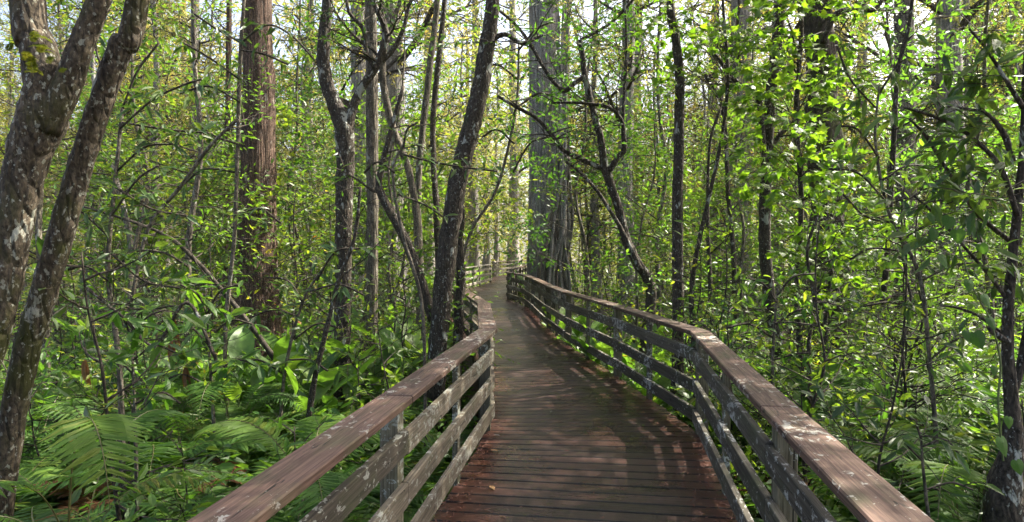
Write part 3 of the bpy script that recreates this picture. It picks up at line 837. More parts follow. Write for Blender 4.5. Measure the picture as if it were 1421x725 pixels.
# -- lobed-leaf (maple) tree right of centre
def maple(label, trunk, Y, region, n_leaf_obj, n_more, seed, size=.12, kind='maple', mat='maple', T=None, bark='bark_dark', name='maple_tree', zr=1.6):
    rg = np.random.default_rng(seed)
    root, cp, cr = forest_tree(name, label, 'tree', trunk, Y, bark, top=None, crown=None, seed=seed, k=8)
    base = np.array(root.location); tr = Tree(seed, T or MAPLE, size, .07)
    x0, y0, x1, y1 = region
    pl, dl, nl = [], [], []
    while len(pl) < n_leaf_obj + n_more:
        c = P(rg.uniform(x0, x1), rg.uniform(y0, y1), Y + rg.uniform(-zr, zr))
        i = int(np.argmin(np.linalg.norm(cp - c, axis=1) + np.maximum(0, cp[:, 2] - c[2] + .1) * 1.5))
        v = c - cp[i]; mid = cp[i] + v * .5 + [0, 0, np.linalg.norm(v) * .14]
        bp, br = catmull([cp[i], mid, c], [max(.004, cr[i] * .25), .005, .002], 5); tube(tr.wood, bp, br, 5, cap=False)
        for q in range(6):
            t = rg.uniform(.45, 1); k = int(t * (len(bp) - 1)); a = rg.uniform(0, 6.28)
            d = unit(v * .5 + np.array([math.cos(a), math.sin(a), rg.uniform(-.2, .4)])); e = bp[k] + d * rg.uniform(.15, .4)
            tube(tr.wood, [bp[k], (bp[k] + e) / 2 + [0, 0, .02], e], [.003, .002, .0012], 4, cap=False)
            for w in range(4):
                pl.append(bp[k] + (e - bp[k]) * rg.uniform(.4, 1)); dl.append(d * .5 + rg.normal(0, .6, 3) + [0, 0, -.35]); nl.append(np.array([0, -.3, 1]) + rg.normal(0, .4, 3))
    pl, dl, nl = map(np.array, (pl, dl, nl)); o = np.argsort(pl[:, 1])
    pl, dl, nl = pl[o], dl[o], nl[o]; ss = size * rg.uniform(.6, 1.25, len(pl))
    for i in range(min(n_leaf_obj, len(pl))): leaf_obj(root, kind, pl[i], dl[i], nl[i], ss[i], base)
    mb = MB(); place(mb, T or MAPLE, pl[n_leaf_obj:], dl[n_leaf_obj:], nl[n_leaf_obj:], ss[n_leaf_obj:])
    if mb.v:
        o = link('crown', mb.mesh('crown', M[mat], origin=base), root)
    link('branches', tr.wood.mesh('branches', M['twig'], origin=base), root)
    return root
maple('yellow green tree with lobed leaves in front of the mossy trunk', [(1112, 520, 9), (1106, 400, 8), (1112, 280, 7), (1105, 160, 7), (1112, 40, 6), (1108, -60, 5)], 8.0, (1000, -60, 1215, 300), 300, 1300, 31, .115)
maple('low bright sapling with lobed leaves below the mossy trunk', [(1150, 540, 7), (1145, 450, 6), (1152, 380, 5), (1148, 300, 4)], 7.0, (1075, 260, 1260, 430), 200, 500, 32, .10)
maple('thin branching sapling with lobed leaves over the straight dark trunk', [(965, 520, 8), (960, 400, 7), (978, 300, 6), (1000, 200, 5), (1010, 110, 5), (1004, 20, 4), (1000, -60, 4)], 8.6, (870, -60, 1040, 130), 200, 600, 33, .095)

# -- saplings with glossy single leaves (each leaf a part)
def glossy(label, stem, Y, limbs, seed, size=.13, spacing=.06, kind='oval', w=.72, tw=.16, wd=3.0):
    root, cp, cr = forest_tree('leafy_sapling', label, 'sapling', stem, Y, 'bark_mid', top=None, crown=None, seed=seed, k=6)
    b = np.array(root.location)
    for i, ln in enumerate(limbs):
        ln = [(x, y, wd) for x, y in ln]
        lp, lr = px_line(ln, Y - .1 * (i % 3)); lc, lcr = catmull(lp, lr, 5); mb = MB(); tube(mb, lc - b, lcr, 5)
        link('limb', mb.mesh('limb', M['twig'], True), root)
        hang_leaves(root, ln, Y - .1 * (i % 3), kind, spacing, size, seed * 10 + i, w, tw, .35)
    return root
glossy('sapling with glossy drooping leaf rows crossing before the leaning curved tree', [(590, 560, 5), (585, 420, 5), (560, 330, 5), (545, 240, 4), (560, 200, 3)], 6.6,
       [[(560, 215), (600, 225), (640, 232), (690, 238)], [(552, 270), (590, 285), (620, 305)], [(548, 240), (525, 225), (505, 240)], [(560, 205), (565, 180), (580, 170)]], 41, .15, .075)
glossy('slender sapling whose leafy twig hangs at the top left before the cypress', [(320, 640, 6), (312, 480, 6), (325, 330, 6), (330, 200, 6), (333, 90, 6), (340, -20, 5)], 7.5,
       [[(334, 60), (370, 35), (405, 50), (435, 82)], [(330, 140), (290, 120), (250, 130)], [(330, 200), (300, 190), (270, 170)], [(335, 60), (300, 40), (270, 20)], [(326, 300), (360, 290), (390, 310)], [(332, 110), (290, 80), (255, 60)], [(330, 240), (285, 235), (250, 260)], [(334, 70), (365, 75), (400, 90)]], 42, .16, .07)
glossy('leafy dark green shrub behind the two lichen trees', [(170, 640, 9), (165, 500, 8), (150, 380, 7), (158, 270, 6), (170, 150, 5)], 5.2,
       [[(150, 380), (190, 350), (230, 352), (260, 370)], [(152, 330), (120, 300), (100, 285)], [(155, 300), (190, 250), (220, 230)], [(160, 240), (200, 205), (240, 200)], [(150, 390), (120, 370), (95, 375)], [(165, 180), (210, 140), (250, 120), (280, 110)], [(170, 150), (190, 100), (220, 60)], [(160, 260), (210, 290), (260, 300)], [(152, 350), (200, 390), (250, 400)], [(168, 170), (230, 180), (290, 185)], [(170, 130), (140, 90), (130, 50)], [(155, 420), (195, 430), (240, 425)]], 43, .14, .05)
glossy('sapling with long drooping leaves beneath the forked tree', [(385, 660, 6), (395, 520, 5), (420, 420, 4), (450, 370, 3)], 7.0,
       [[(420, 420), (400, 390), (370, 385)], [(440, 390), (465, 350), (500, 345)], [(430, 405), (470, 395), (505, 410)], [(395, 520), (360, 500), (335, 505)], [(410, 470), (440, 450), (470, 455)], [(400, 500), (430, 500), (455, 515)], [(415, 440), (380, 430), (350, 440)]], 44, .2, .08)
glossy('dark leafy sapling reaching across the view at the right of the thin stems', [(1300, 640, 7), (1290, 500, 6), (1275, 380, 6), (1235, 300, 5), (1215, 200, 4), (1220, 120, 3)], 5.0,
       [[(1240, 310), (1200, 300), (1170, 270)], [(1220, 220), (1190, 180), (1160, 175)], [(1285, 440), (1240, 420), (1200, 425)], [(1278, 390), (1320, 370), (1350, 365)], [(1225, 250), (1260, 230), (1300, 235)], [(1215, 150), (1180, 110), (1160, 60)], [(1220, 130), (1250, 80), (1262, 40)], [(1230, 280), (1190, 240), (1150, 235)], [(1260, 350), (1210, 345), (1180, 360)], [(1290, 500), (1330, 470), (1370, 470)]], 45, .135, .05)
glossy('sapling with broad leaves low at the right beside the railing', [(1290, 760, 6), (1285, 690, 5), (1280, 640, 4), (1278, 600, 3)], 3.4,
       [[(1280, 640), (1250, 612), (1225, 615)], [(1280, 620), (1310, 610), (1330, 630)], [(1278, 610), (1270, 585), (1262, 580)], [(1284, 680), (1320, 670), (1350, 680)]], 46, .11, .06)
glossy('tangle of leafy twigs across the upper middle left of the giant cypress', [(634, 520, 5), (634, 430, 4), (650, 330, 4), (690, 260, 4), (716, 150, 4), (720, 60, 3)], 10.5,
       [[(712, 240), (735, 200), (760, 190)], [(714, 200), (690, 180), (670, 190)], [(716, 150), (750, 130), (780, 140)], [(718, 110), (690, 90), (668, 100)], [(720, 70), (745, 40), (770, 30)]], 47, .16, .09, 'oval_mid')

glossy('broad leaved sapling in the bright patch below the dead limb', [(300, 640, 6), (295, 560, 5), (290, 480, 4), (288, 430, 3)], 6.4,
       [[(290, 480), (260, 450), (225, 445)], [(290, 470), (320, 445), (350, 450)], [(288, 440), (275, 410), (250, 395)], [(292, 520), (330, 500), (360, 510)], [(294, 540), (255, 520), (225, 530)], [(288, 435), (305, 405), (330, 395)]], 48, .21, .075, 'oval_mid', .95)
glossy('broad leaved sapling right of the lichen trees among the ferns', [(190, 700, 6), (188, 600, 5), (185, 520, 4), (182, 460, 3)], 4.6,
       [[(185, 520), (155, 490), (125, 485)], [(185, 500), (215, 480), (245, 490)], [(182, 470), (170, 440), (150, 425)], [(188, 560), (225, 545), (250, 560)], [(183, 465), (205, 440), (230, 430)]], 49, .17, .07, 'oval_mid', .9)
glossy('broad leaved sapling growing right of the right railing bend', [(1075, 600, 6), (1072, 520, 5), (1075, 450, 4), (1080, 400, 3)], 5.6,
       [[(1074, 470), (1040, 450), (1010, 455)], [(1076, 450), (1110, 430), (1145, 435)], [(1078, 420), (1060, 395), (1035, 385)], [(1073, 500), (1115, 490), (1150, 500)], [(1079, 410), (1100, 385), (1130, 380)]], 50, .11, .05, 'oval_mid', .85)

# diagonal dead limb, thin bare stems and bare branches
def bare(name, label, ln, Y, bark='bark_dark', cat='sapling', k=7):
    lp, lr = px_line(ln, Y); lc, lcr = catmull(lp, lr, 6); b = lp[0].copy()
    root = thing(name, label, cat, tuple(b)); mb = MB(); tube(mb, lc - b, lcr, k, .08)
    link('stem', mb.mesh('stem', M[bark], True), root)
    rg = np.random.default_rng(int(ln[0][0])); m2 = MB()
    tr = Tree(int(ln[0][0]), SIMPLE, .07, .06)
    for q in range(9):
        i = rg.integers(len(lc) // 3, len(lc)); a = rg.uniform(0, 6.28)
        tr.branch(lc[i], (math.cos(a), math.sin(a), rg.uniform(-.1, .7)), rg.uniform(.3, .9), max(.003, lcr[i] * .4), 1, .1, .4, 3, .55, leafy=q % 3 == 0)
    link('twigs', tr.wood.mesh('twigs', M['twig'], origin=b), root)
    if tr.p: link('leaves', tr.leaf_mesh('leaves', M['leaf_mid'], origin=b), root)
bare('dead_limb', 'dark dead limb leaning diagonally over the ferns below the cypress', [(382, 500, 8), (350, 455, 7), (310, 405, 7), (270, 360, 6), (235, 330, 5), (190, 310, 4), (110, 285, 3)], 8.5, 'twig')
bare('bare_stem_branch', 'thin bare branch slanting up to the right left of the cypress', [(180, 430, 5), (205, 320, 5), (250, 260, 5), (290, 205, 5), (330, 165, 4)], 6.0, 'bark_mid')
bare('bare_stem_branch', 'bare branch arching across the left undergrowth above the big fern frond', [(300, 500, 5), (260, 420, 5), (215, 480, 5), (170, 440, 4), (120, 400, 4)], 5.0)
bare('bare_stem_branch', 'dark leaning stem rising from behind the left railing', [(425, 600, 9), (438, 520, 8), (455, 450, 7), (470, 390, 6), (492, 330, 5), (500, 260, 4)], 6.8)
bare('bare_stem_branch', 'very thin upright stem left of the reddish cypress', [(312, 480, 8), (314, 300, 8), (316, 150, 7), (318, 0, 7), (318, -60, 6)], 15.0, 'bark_red')
bare('bare_stem_branch', 'thin crooked stem between the straight trunk and the maple leaves', [(988, 470, 7), (985, 380, 6), (982, 300, 5), (985, 200, 4), (1000, 150, 4)], 10.0)
bare('bare_stem_branch', 'thin forked stem right of the straight dark trunk', [(1022, 460, 8), (1018, 360, 7), (1010, 260, 6), (1003, 150, 5), (975, 100, 4)], 11.0)
bare('bare_stem_branch', 'thin dark stem climbing at the right between grey trunk and glossy leaves', [(1225, 420, 8), (1232, 340, 7), (1240, 200, 7), (1246, 100, 6), (1262, 30, 5), (1270, -40, 4)], 7.0)
bare('bare_stem_branch', 'curved dark bough in the upper right over the glossy leaves', [(1142, 60, 8), (1160, 20, 8), (1190, 12, 6), (1212, 15, 5), (1225, 0, 4)], 8.5)
bare('bare_stem_branch', 'dark upright sapling stem among ferns right of the railing', [(1125, 560, 6), (1122, 480, 5), (1130, 420, 5), (1120, 350, 4), (1135, 300, 3)], 6.0)

# ------------------------------------------------------------------ where a thing stands, told by its landmarks
ZONES = [(100, 'behind the lichen trees'), (225, 'right of the lichen trees'), (330, 'left of the reddish cypress'), (390, 'beside the reddish cypress'), (462, 'right of the reddish cypress'), (530, 'by the kinked forked tree'),
         (600, 'left of the curved tree'), (690, 'by the curved tree'), (800, 'near the giant cypress'), (880, 'left of the zigzag tree'), (932, 'right of the zigzag tree'),
         (1000, 'right of the straight dark trunk'), (1075, 'left of the lobed leaf tree'), (1150, 'by the mossy trunk'), (1225, 'left of the grey trunk'), (1300, 'by the grey trunk'), (1370, 'left of the arching tree'), (9999, 'at the arching tree')]
def zone(x, y):
    px = IW / 2 + FPX * x / max(y, .5)
    return next(z for lim, z in ZONES if px < lim)
def dist(y, a, b): return 'in the near thicket' if y < a else ('some way off' if y < b else 'far off')
def fern_label(x, y): return 'feathery green fern ' + ('near the camera ' if y < 3.2 else 'in the front bed ' if y < 5.5 else 'in the second bed ' if y < 8 else 'in the farthest bed ') + zone(x, y)

# ------------------------------------------------------------------ ferns: every frond a part
def frond_mesh(seed, L=1.0, pairs=22, width=.2, a0=1.15, a1=-.35):
    rg = np.random.default_rng(seed); n = 18
    ang = a0 + (a1 - a0) * np.linspace(0, 1, n) ** 1.1 + rg.normal(0, .03, n)
    st = L / (n - 1); y = np.cumsum(np.cos(ang)) * st; z = np.cumsum(np.sin(ang)) * st
    x = np.cumsum(rg.normal(0, .006, n)) + rg.uniform(-.1, .1) * np.linspace(0, 1, n) ** 2
    pts = np.stack([x, y - y[0], z - z[0]], -1); mb = MB()
    tube(mb, pts, np.linspace(.006, .0015, n), 3, cap=False, mat=1)
    t = np.linspace(.16, .985, pairs); u = np.linspace(0, 1, n)
    c = np.stack([np.interp(t, u, pts[:, i]) for i in range(3)], -1)
    T = unit(np.stack([np.interp(t, u, np.gradient(pts[:, i])) for i in range(3)], -1))
    sd = unit(np.cross(T, [0, 0, 1])); nn = np.cross(sd, T)
    ln = width * np.clip(np.sin(np.pi * np.clip(t * .93 + .05, 0, 1) ** .85), .12, 1) * rg.uniform(.9, 1.1, pairs)
    tv = np.array([(0, 0, 0), (-.5, .12, 0), (-.38, .55, -.02), (0, 1, -.12), (.5, .12, 0), (.38, .55, -.02), (0, .5, .03)])
    tf = [np.array([(0, 6, 2, 1), (0, 4, 5, 6)]), np.array([(6, 3, 2), (6, 5, 3)])]
    for sg in (-1, 1):
        d = sd * sg + T * .35 + nn * .12 + rg.normal(0, .05, (pairs, 3)) - np.array([0, 0, .12])
        place(mb, (tv, tf), c, d, nn + rg.normal(0, .12, (pairs, 3)), ln, 0, wid=.26 * width / .2 * .9)
    return mb.mesh('frond', [M['fern'], M['rachis']])
FROND = [frond_mesh(s, 1.0, 22 + s % 4, .19 + .02 * (s % 3), 1.25 - .1 * (s % 3), -.5 + .12 * (s % 4)) for s in range(6)]
def tall_frond(seed, L=2.5, t0=.5, width=.34, drop=2.75, pw=2.1):
    rg = np.random.default_rng(seed); n = 30; u = np.linspace(0, 1, n)
    ang = 1.56 - drop * u ** pw; st = L / (n - 1)
    y = np.cumsum(np.cos(ang)) * st; z = np.cumsum(np.sin(ang)) * st; x = .05 * np.sin(u * 3 + seed)
    pts = np.stack([x, y - y[0], z - z[0]], -1); mb = MB(); tube(mb, pts, np.linspace(.009, .002, n), 4, cap=False, mat=1)
    pairs = 24; t = np.linspace(t0, .99, pairs); q = (t - t0) / (.99 - t0)
    c = np.stack([np.interp(t, u, pts[:, i]) for i in range(3)], -1)
    T = unit(np.stack([np.interp(t, u, np.gradient(pts[:, i])) for i in range(3)], -1))
    sd = unit(np.cross(T, [0, 0, 1])); nn = np.cross(sd, T); ln = width * np.clip(np.sin(np.pi * np.clip(q * .8 + .16, 0, 1)), .12, 1)
    tv = np.array([(0, 0, 0), (-.5, .12, 0), (-.38, .55, -.02), (0, 1, -.12), (.5, .12, 0), (.38, .55, -.02), (0, .5, .03)])
    tf = [np.array([(0, 6, 2, 1), (0, 4, 5, 6)]), np.array([(6, 3, 2), (6, 5, 3)])]
    for sg in (-1, 1): place(mb, (tv, tf), c, sd * sg + T * .45 - np.array([0, 0, .1]) + rg.normal(0, .04, (pairs, 3)), nn + rg.normal(0, .1, (pairs, 3)), ln, 0, wid=.17)
    return mb.mesh('frond', [M['fern'], M['rachis']])
TALL = [tall_frond(s) for s in range(3)]
HANG = [tall_frond(7, 2.75, .66, .27, 3.0, 3.0), tall_frond(8, 2.5, .62, .26, 2.7, 2.8)]
def fern_proto(seed, nf, label, loc):
    rg = np.random.default_rng(seed); root = thing('fern', label, 'fern', loc)
    for i in range(nf):
        a = i * 2.4 + rg.uniform(-.4, .4)
        o = link('frond', FROND[rg.integers(6)], root, (0, 0, 0), (rg.uniform(-.35, .25), rg.uniform(-.12, .12), a), rg.uniform(.65, 1.1))
    return root
ferns = []
FL = {'l': 'feathery green fern in the dense fern bed left of the boardwalk', 'r': 'feathery green fern in the shaded fern bed right of the boardwalk'}
FG = {'l': 'ferns left of the boardwalk', 'r': 'ferns right of the boardwalk'}
rg = np.random.default_rng(77)
protos = []
def scatter(n, ymin, ymax, half, seed, margin=.35, side=0, power=1.0):
    """places inside the view's wedge, off the boardwalk"""
    r = np.random.default_rng(seed); out = []
    while len(out) < n:
        y = ymin + (ymax - ymin) * r.uniform() ** power
        x = r.uniform(-1, 1) * (y * half + .6)
        if side and x * side < 0: continue
        if on_walk(np.array(x), np.array(y), margin): continue
        out.append((x, y))
    return out
spots = scatter(130, 1.5, 9.5, .86, 1, .30, -1, .9) + scatter(125, 1.6, 9.5, .86, 2, .30, 1, .9) + scatter(40, 9, 15, .8, 3, .4)
for i, (x, y) in enumerate(spots):
    sd = 'l' if x < xl(y) else 'r'
    sc = rg.uniform(.85, 1.5) * (1 if y > 2.5 else .8)
    if abs(x - (xl(y) if sd == 'l' else xr(y))) < .8: sc *= .72
    loc = (x, y, float(ground_z(x, y)) - .02)
    if len(protos) < 6:
        o = fern_proto(200 + i, 8 + i % 4, fern_label(x, y), loc); o['group'] = FG[sd]; protos.append(o); o.scale = (sc,) * 3
    else:
        o = copy_thing(protos[rg.integers(6)], loc, rg.uniform(0, 6.28), sc, fern_label(x, y), FG[sd])
# singled-out fronds
def lone_fern(label, loc, fr):
    root = thing('fern', label, 'fern', loc)
    for (rx, ry, rz, s, k) in fr: link('frond', FROND[k], root, (0, 0, 0), (rx, ry, rz), s)
    return root
lf = lone_fern('large pale green fern with a broad frond hanging toward the camera beside the leaning trunk', (-2.5, 3.62, GZ - .1), [])
for rz, sc_, k, rx in ((-2.45, .95, 0, 0), (-1.3, .7, 1, .05), (-3.3, .85, 1, 0), (2.4, .7, 1, 0), (-.2, .8, 0, .05), (1.3, .75, 1, 0)): link('frond', HANG[k], lf, (0, 0, 0), (rx, 0, rz), sc_)
tl = [('tall fern arching over its neighbours below the reddish cypress', (-4.4, 8.2), 7), ('tall fern with arching fronds beside the slim straight trunk', (-2.2, 8.6), 6), ('tall arching fern in front of the left railing post joint', (-1.5, 4.6), 5), ('tall arching fern between the dead limb and the forked tree', (-3.0, 6.8), 6), ('tall arching fern behind the lichen trees', (-4.6, 6.0), 6),
      ('tall arching fern right of the right railing below the thin crooked stem', (3.0, 5.8), 6), ('tall arching fern right of the pale fern clump', (3.6, 4.9), 6), ('tall arching fern in front of the arching tree on the right', (3.1, 4.3), 5), ('tall fern below the lobed leaf sapling', (4.2, 7.4), 6), ('tall fern low beside the near end of the right railing', (2.0, 3.2), 5)]
for i, (lab_, (x, y), nf) in enumerate(tl):
    o = lone_fern(lab_, (x, y, GZ - .1), [])
    for q in range(nf): link('frond', TALL[(i + q) % 3], o, (0, 0, 0), (rg.uniform(-.1, .1), 0, q * 6.28 / nf + rg.uniform(-.3, .3)), rg.uniform(.6, .85))
b = P(1100, 640, 2.6)
lone_fern('fern poking through the boards of the right railing', (1.45, 2.75, -.55), [(.05, 0, 1.9, .95, 1), (-.1, 0, 1.2, .85, 2), (.15, 0, 2.7, .9, 3), (.1, 0, .3, .8, 4)])
lone_fern('pale fern clump arching right of the right railing', (2.35, 4.1, -.6), [(0, 0, -1.3, 1.1, 0), (.1, 0, -.6, 1.0, 2), (-.1, 0, -2.0, 1.15, 4), (0, 0, 2.9, 1.0, 3), (.1, 0, .5, 1., 1), (0, 0, 1.4, .9, 5)])
lone_fern('bright fern clump at the foot of the forked tree', (-1.75, 6.6, -.55), [(0, 0, i * 1.05, .95 + .1 * (i % 3), i % 6) for i in range(7)])
M['fern_yel'] = leaf_mat('yellowish_fern', [(0, (.035, .06, .012)), (1, (.12, .115, .02))], .4, .6, spec=.2)
M['fern_dead'] = leaf_mat('dead_fern', [(0, (.05, .025, .012)), (1, (.15, .075, .03))], .2, .7, (1.2, .9, .6), spec=.1)
def recolour(me, m, name='frond'):
    c = me.copy(); c.name = name; c.materials[0] = M[m]; return c
FORKF = [recolour(FROND[i], 'fern_yel') for i in range(3)]
DEADF = [recolour(FROND[i + 3], 'fern_dead') for i in range(3)]
for i, (x, y, lb_) in enumerate([(-2.35, 5.6, 'heap of reddish dead fern fronds in the dark gap left of the railing joint'), (-3.3, 5.1, 'brown dead fern between the lichen trees and the railing'), (-1.7, 4.1, 'brown dead fern low behind the left railing near the camera'), (2.25, 5.6, 'brown dead fern low behind the bend of the right railing'), (3.4, 5.9, 'reddish dead fern among the green ferns on the right')]):
    o = thing('dead_fern', lb_, 'fern', (x, y, GZ + .12))
    for q in range(11): link('frond', DEADF[q % 3], o, (rg.uniform(-.1, .1), rg.uniform(-.1, .1), rg.uniform(0, .2)), (rg.uniform(-.9, -.1), rg.uniform(-.2, .2), q * .6 + rg.uniform(-.3, .3)), rg.uniform(.6, .95))
# epiphytic ferns in the fork of the lichen tree
fk = P(66, 118, 3.2)
ef = thing('fork_fern', 'small yellowish ferns growing on the fork of the thick lichen tree', 'fern', tuple(fk + [0, -.10, .05]))
for i in range(20): link('frond', FORKF[i % 3], ef, (rg.uniform(-.2, .16), rg.uniform(-.04, .02), rg.uniform(-.06, .12)), (rg.uniform(-.5, .3), 0, rg.uniform(1.6, 4.7)), rg.uniform(.06, .13))
# bird's-nest epiphyte on the mossy trunk
be = thing('nest_fern', 'strap leaved epiphyte tuft perched on the mossy dark trunk', 'plant', tuple(P(1150, 252, 11.6)))
STRAP = MB(); place(STRAP, LEAF, [(0, 0, 0)], [(0, 1, 0)], [(0, 0, 1)], [1.0], wid=.35); STRAPM = STRAP.mesh('leaf', M['paddle'])
for i in range(11): link('leaf', STRAPM, be, (0, 0, 0), (rg.uniform(.2, 1.1), 0, i * .57), rg.uniform(.35, .6))

# ------------------------------------------------------------------ broad paddle-leaved plants: every leaf a part
def paddle_mesh(seed):
    r = np.random.default_rng(seed); mb = MB(); n = 9
    t = np.linspace(0, 1, n); st = np.stack([np.zeros(n), .16 * t ** 2, .75 * t], -1); tube(mb, st, np.linspace(.011, .006, n), 4, cap=False, mat=1)
    m = 8; u = np.linspace(0, 1, m); L = .62; a0 = r.uniform(1.1, 1.5); bend = r.uniform(.5, 1.3)
    ang = a0 - bend * u; yy = .16 + np.cumsum(np.cos(ang)) * L / m; zz = .75 + np.cumsum(np.sin(ang)) * L / m
    w = .135 * np.sin(np.pi * np.clip(u * .92 + .06, 0, 1)) ** .8; w[-1] = .004; w[0] = .02
    rows = []
    for k, (s, dz) in enumerate([(-1, .03), (-.5, .012), (0, 0), (.5, .012), (1, .03)]):
        rows.append(np.stack([s * w, yy, zz + dz * 1.6 + .006 * np.sin(u * 22 + k)], -1))
    V = np.stack(rows, 1).reshape(-1, 3); i = np.arange(m - 1)[:, None] * 5 + np.arange(4)[None]
    mb.add(V, [np.stack([i, i + 1, i + 6, i + 5], -1).reshape(-1, 4)])
    return mb.mesh('leaf', [M['paddle'], M['stem_green']], True)
PADDLE = [paddle_mesh(s) for s in range(5)]
def paddle_plant(label, loc, seed, n=7, s=1.0, group=None):
    r = np.random.default_rng(seed); root = thing('paddle_plant', label, 'plant', loc, r.uniform(0, 6), s, group)
    for i in range(n): link('leaf', PADDLE[r.integers(5)], root, (r.uniform(-.05, .05), r.uniform(-.05, .05), 0), (r.uniform(-.25, .15), r.uniform(-.1, .1), i * 2.4 + r.uniform(-.4, .4)), r.uniform(.75, 1.2))
    return root
pp = []
PL = {'l': 'broad paddle leaved swamp plant growing in the bright patch left of the boardwalk', 'r': 'broad paddle leaved swamp plant growing behind the right railing'}
spots = [(-1.3, 9.2), (-1.7, 9.6), (-1.5, 10.3), (-2.1, 10.0), (-2.4, 9.0), (-1.2, 10.8), (-2.9, 10.6), (-1.9, 11.4), (-3.4, 9.5), (-4.2, 8.0), (-4.8, 7.4), (-5.4, 8.4), (-3.8, 7.0), (-2.6, 8.0), (-2.2, 12.6), (-2.6, 13.8),
         (1.75, 7.9), (1.6, 8.6), (1.9, 8.9), (1.45, 9.6), (2.2, 7.5), (2.4, 8.3), (1.3, 10.4), (1.7, 10.2), (2.1, 9.6), (2.8, 7.6), (1.2, 11.6), (1.5, 12.2), (1.05, 13.6), (2.4, 11.0), (2.9, 9.4), (1.25, 22.5), (.8, 25.2), (1.5, 25.8), (.5, 24.5), (1.4, 28), (2.0, 30), (-2.9, 21), (-3.3, 24), (-2.9, 27), (-2.2, 30.5), (-1.7, 34), (-3.0, 32), (-2.4, 36), (2.35, 6.9), (2.7, 6.4), (-6.2, 9.8), (-6.8, 8.7), (-3.2, 8.6), (-4.0, 9.2), (-2.0, 7.6), (-2.4, 7.2), (-3.3, 7.6), (-5.0, 9.0), (-2.9, 9.6), (-1.7, 8.4), (-1.3, 8.0), (3.4, 8.4), (3.2, 6.9), (4.0, 7.9)]
for i, (x, y) in enumerate(spots):
    sd = 'l' if x < xl(y) else 'r'; loc = (x, y, float(ground_z(x, y)))
    s = rg.uniform(.8, 1.1) * (1.0 if y < 15 else 1.2) * (.82 if x > 0 else 1)
    PLL = ('lone ' if 0 else '') + 'broad paddle leaved swamp plant ' + dist(y, 9.3, 12.5) + ' ' + zone(x, y)
    if i < 4: o = paddle_plant(PLL, loc, 300 + i, 7 + i % 3, s, 'paddle leaved plants ' + ('left' if sd == 'l' else 'right') + ' of the boardwalk'); pp.append(o)
    else: copy_thing(pp[rg.integers(4)], loc, rg.uniform(0, 6.28), s, PLL, 'paddle leaved plants ' + ('left' if sd == 'l' else 'right') + ' of the boardwalk')
# withered brown hanging leaves in the left bright patch
for i, (x, y) in enumerate([(118, 495), (238, 470), (258, 505), (242, 440)]):
    b = P(x, y, 6.3); root = thing('withered_leaf', ['curled orange brown dead leaf hanging left of the bright patch', 'long tan dead leaf hanging in the left bright patch, second from the right', 'reddish dead leaf hanging lowest right in the left bright patch', 'topmost tan dead leaf hanging in the left bright patch'][i], 'leaf', tuple(b))
    mb = MB(); place(mb, LEAF, [(0, 0, 0)] * 3, [(.1, 0, -1), (-.15, .1, -1), (0, -.1, -1)], [(0, -1, .2), (.6, -1, .2), (-.6, -1, 0)], [.34, .26, .3], wid=.55)
    link('blade', mb.mesh('blade', M['dead']), root)
    mb = MB(); tube(mb, [(0, 0, 0), (.02, .03, .2), (.03, .06, .45), (.03, .06, GZ - b[2])], [.004, .005, .006, .008], 4); link('stalk', mb.mesh('stalk', M['stem_green']), root)

# ------------------------------------------------------------------ understory trees and shrubs (prototypes copied as individuals)
def understory(seed, H, leafT, size, mat, spacing, nb, L, kids, label, bark='bark_mid', r=.035, z0=.18, name='understory_tree', level=2):
    r_ = np.random.default_rng(seed); tr = Tree(seed, leafT, size, spacing)
    pts = [np.zeros(3)]
    for i in range(7): pts.append(pts[-1] + np.array([r_.normal(0, .12), r_.normal(0, .12), 1]) * H / 7)
    cp, cr = catmull(pts, np.linspace(r, r * .3, 8), 4)
    root = thing(name, label, 'shrub' if name == 'shrub' else 'tree', (0, -50, 0))
    mb = MB(); tube(mb, cp, cr, 7, .06, seed=seed); link('trunk', mb.mesh('trunk', M[bark], True), root)
    crown_branches(tr, r_, cp, cr, H * z0, H * .97, nb, L, level, kids)
    link('branches', tr.wood.mesh('branches', M['twig']), root)
    link('crown', tr.leaf_mesh('crown', M[mat]), root)
    return root
UL = 'spindly sunlit understory tree among the many behind the fern beds'
UN = [understory(400, 6.0, LEAF, .125, 'leaf_yel', .055, 22, 1.25, 4, UL), understory(401, 7.5, LEAF, .12, 'leaf_mid', .055, 26, 1.3, 4, UL, r=.045),
      understory(402, 5.0, MAPLE, .12, 'leaf_yel', .065, 20, 1.1, 4, UL), understory(403, 8.5, SIMPLE, .085, 'leaf_yel', .05, 30, 1.4, 4, UL, r=.05),
      understory(404, 6.5, LEAF, .13, 'leaf_mid', .055, 22, 1.25, 4, UL), understory(405, 9.5, SIMPLE, .09, 'leaf_far', .05, 34, 1.6, 4, UL, 'bark_pale', r=.06)]
SL = 'leafy green shrub among the thickets beside the boardwalk'
SH = [understory(420, 1.6, LEAF, .125, 'leaf_mid', .07, 12, .6, 3, SL, 'twig', .014, .1, 'shrub', 1), understory(421, 2.2, LEAF, .12, 'leaf_dark', .065, 16, .7, 3, SL, 'twig', .016, .1, 'shrub', 1),
      understory(422, 1.3, LEAF, .09, 'leaf_yel', .05, 14, .55, 4, SL, 'twig', .012, .1, 'shrub', 1), understory(423, 2.8, LEAF, .105, 'leaf_yel', .07, 18, .8, 3, SL, 'twig', .018, .15, 'shrub', 1)]

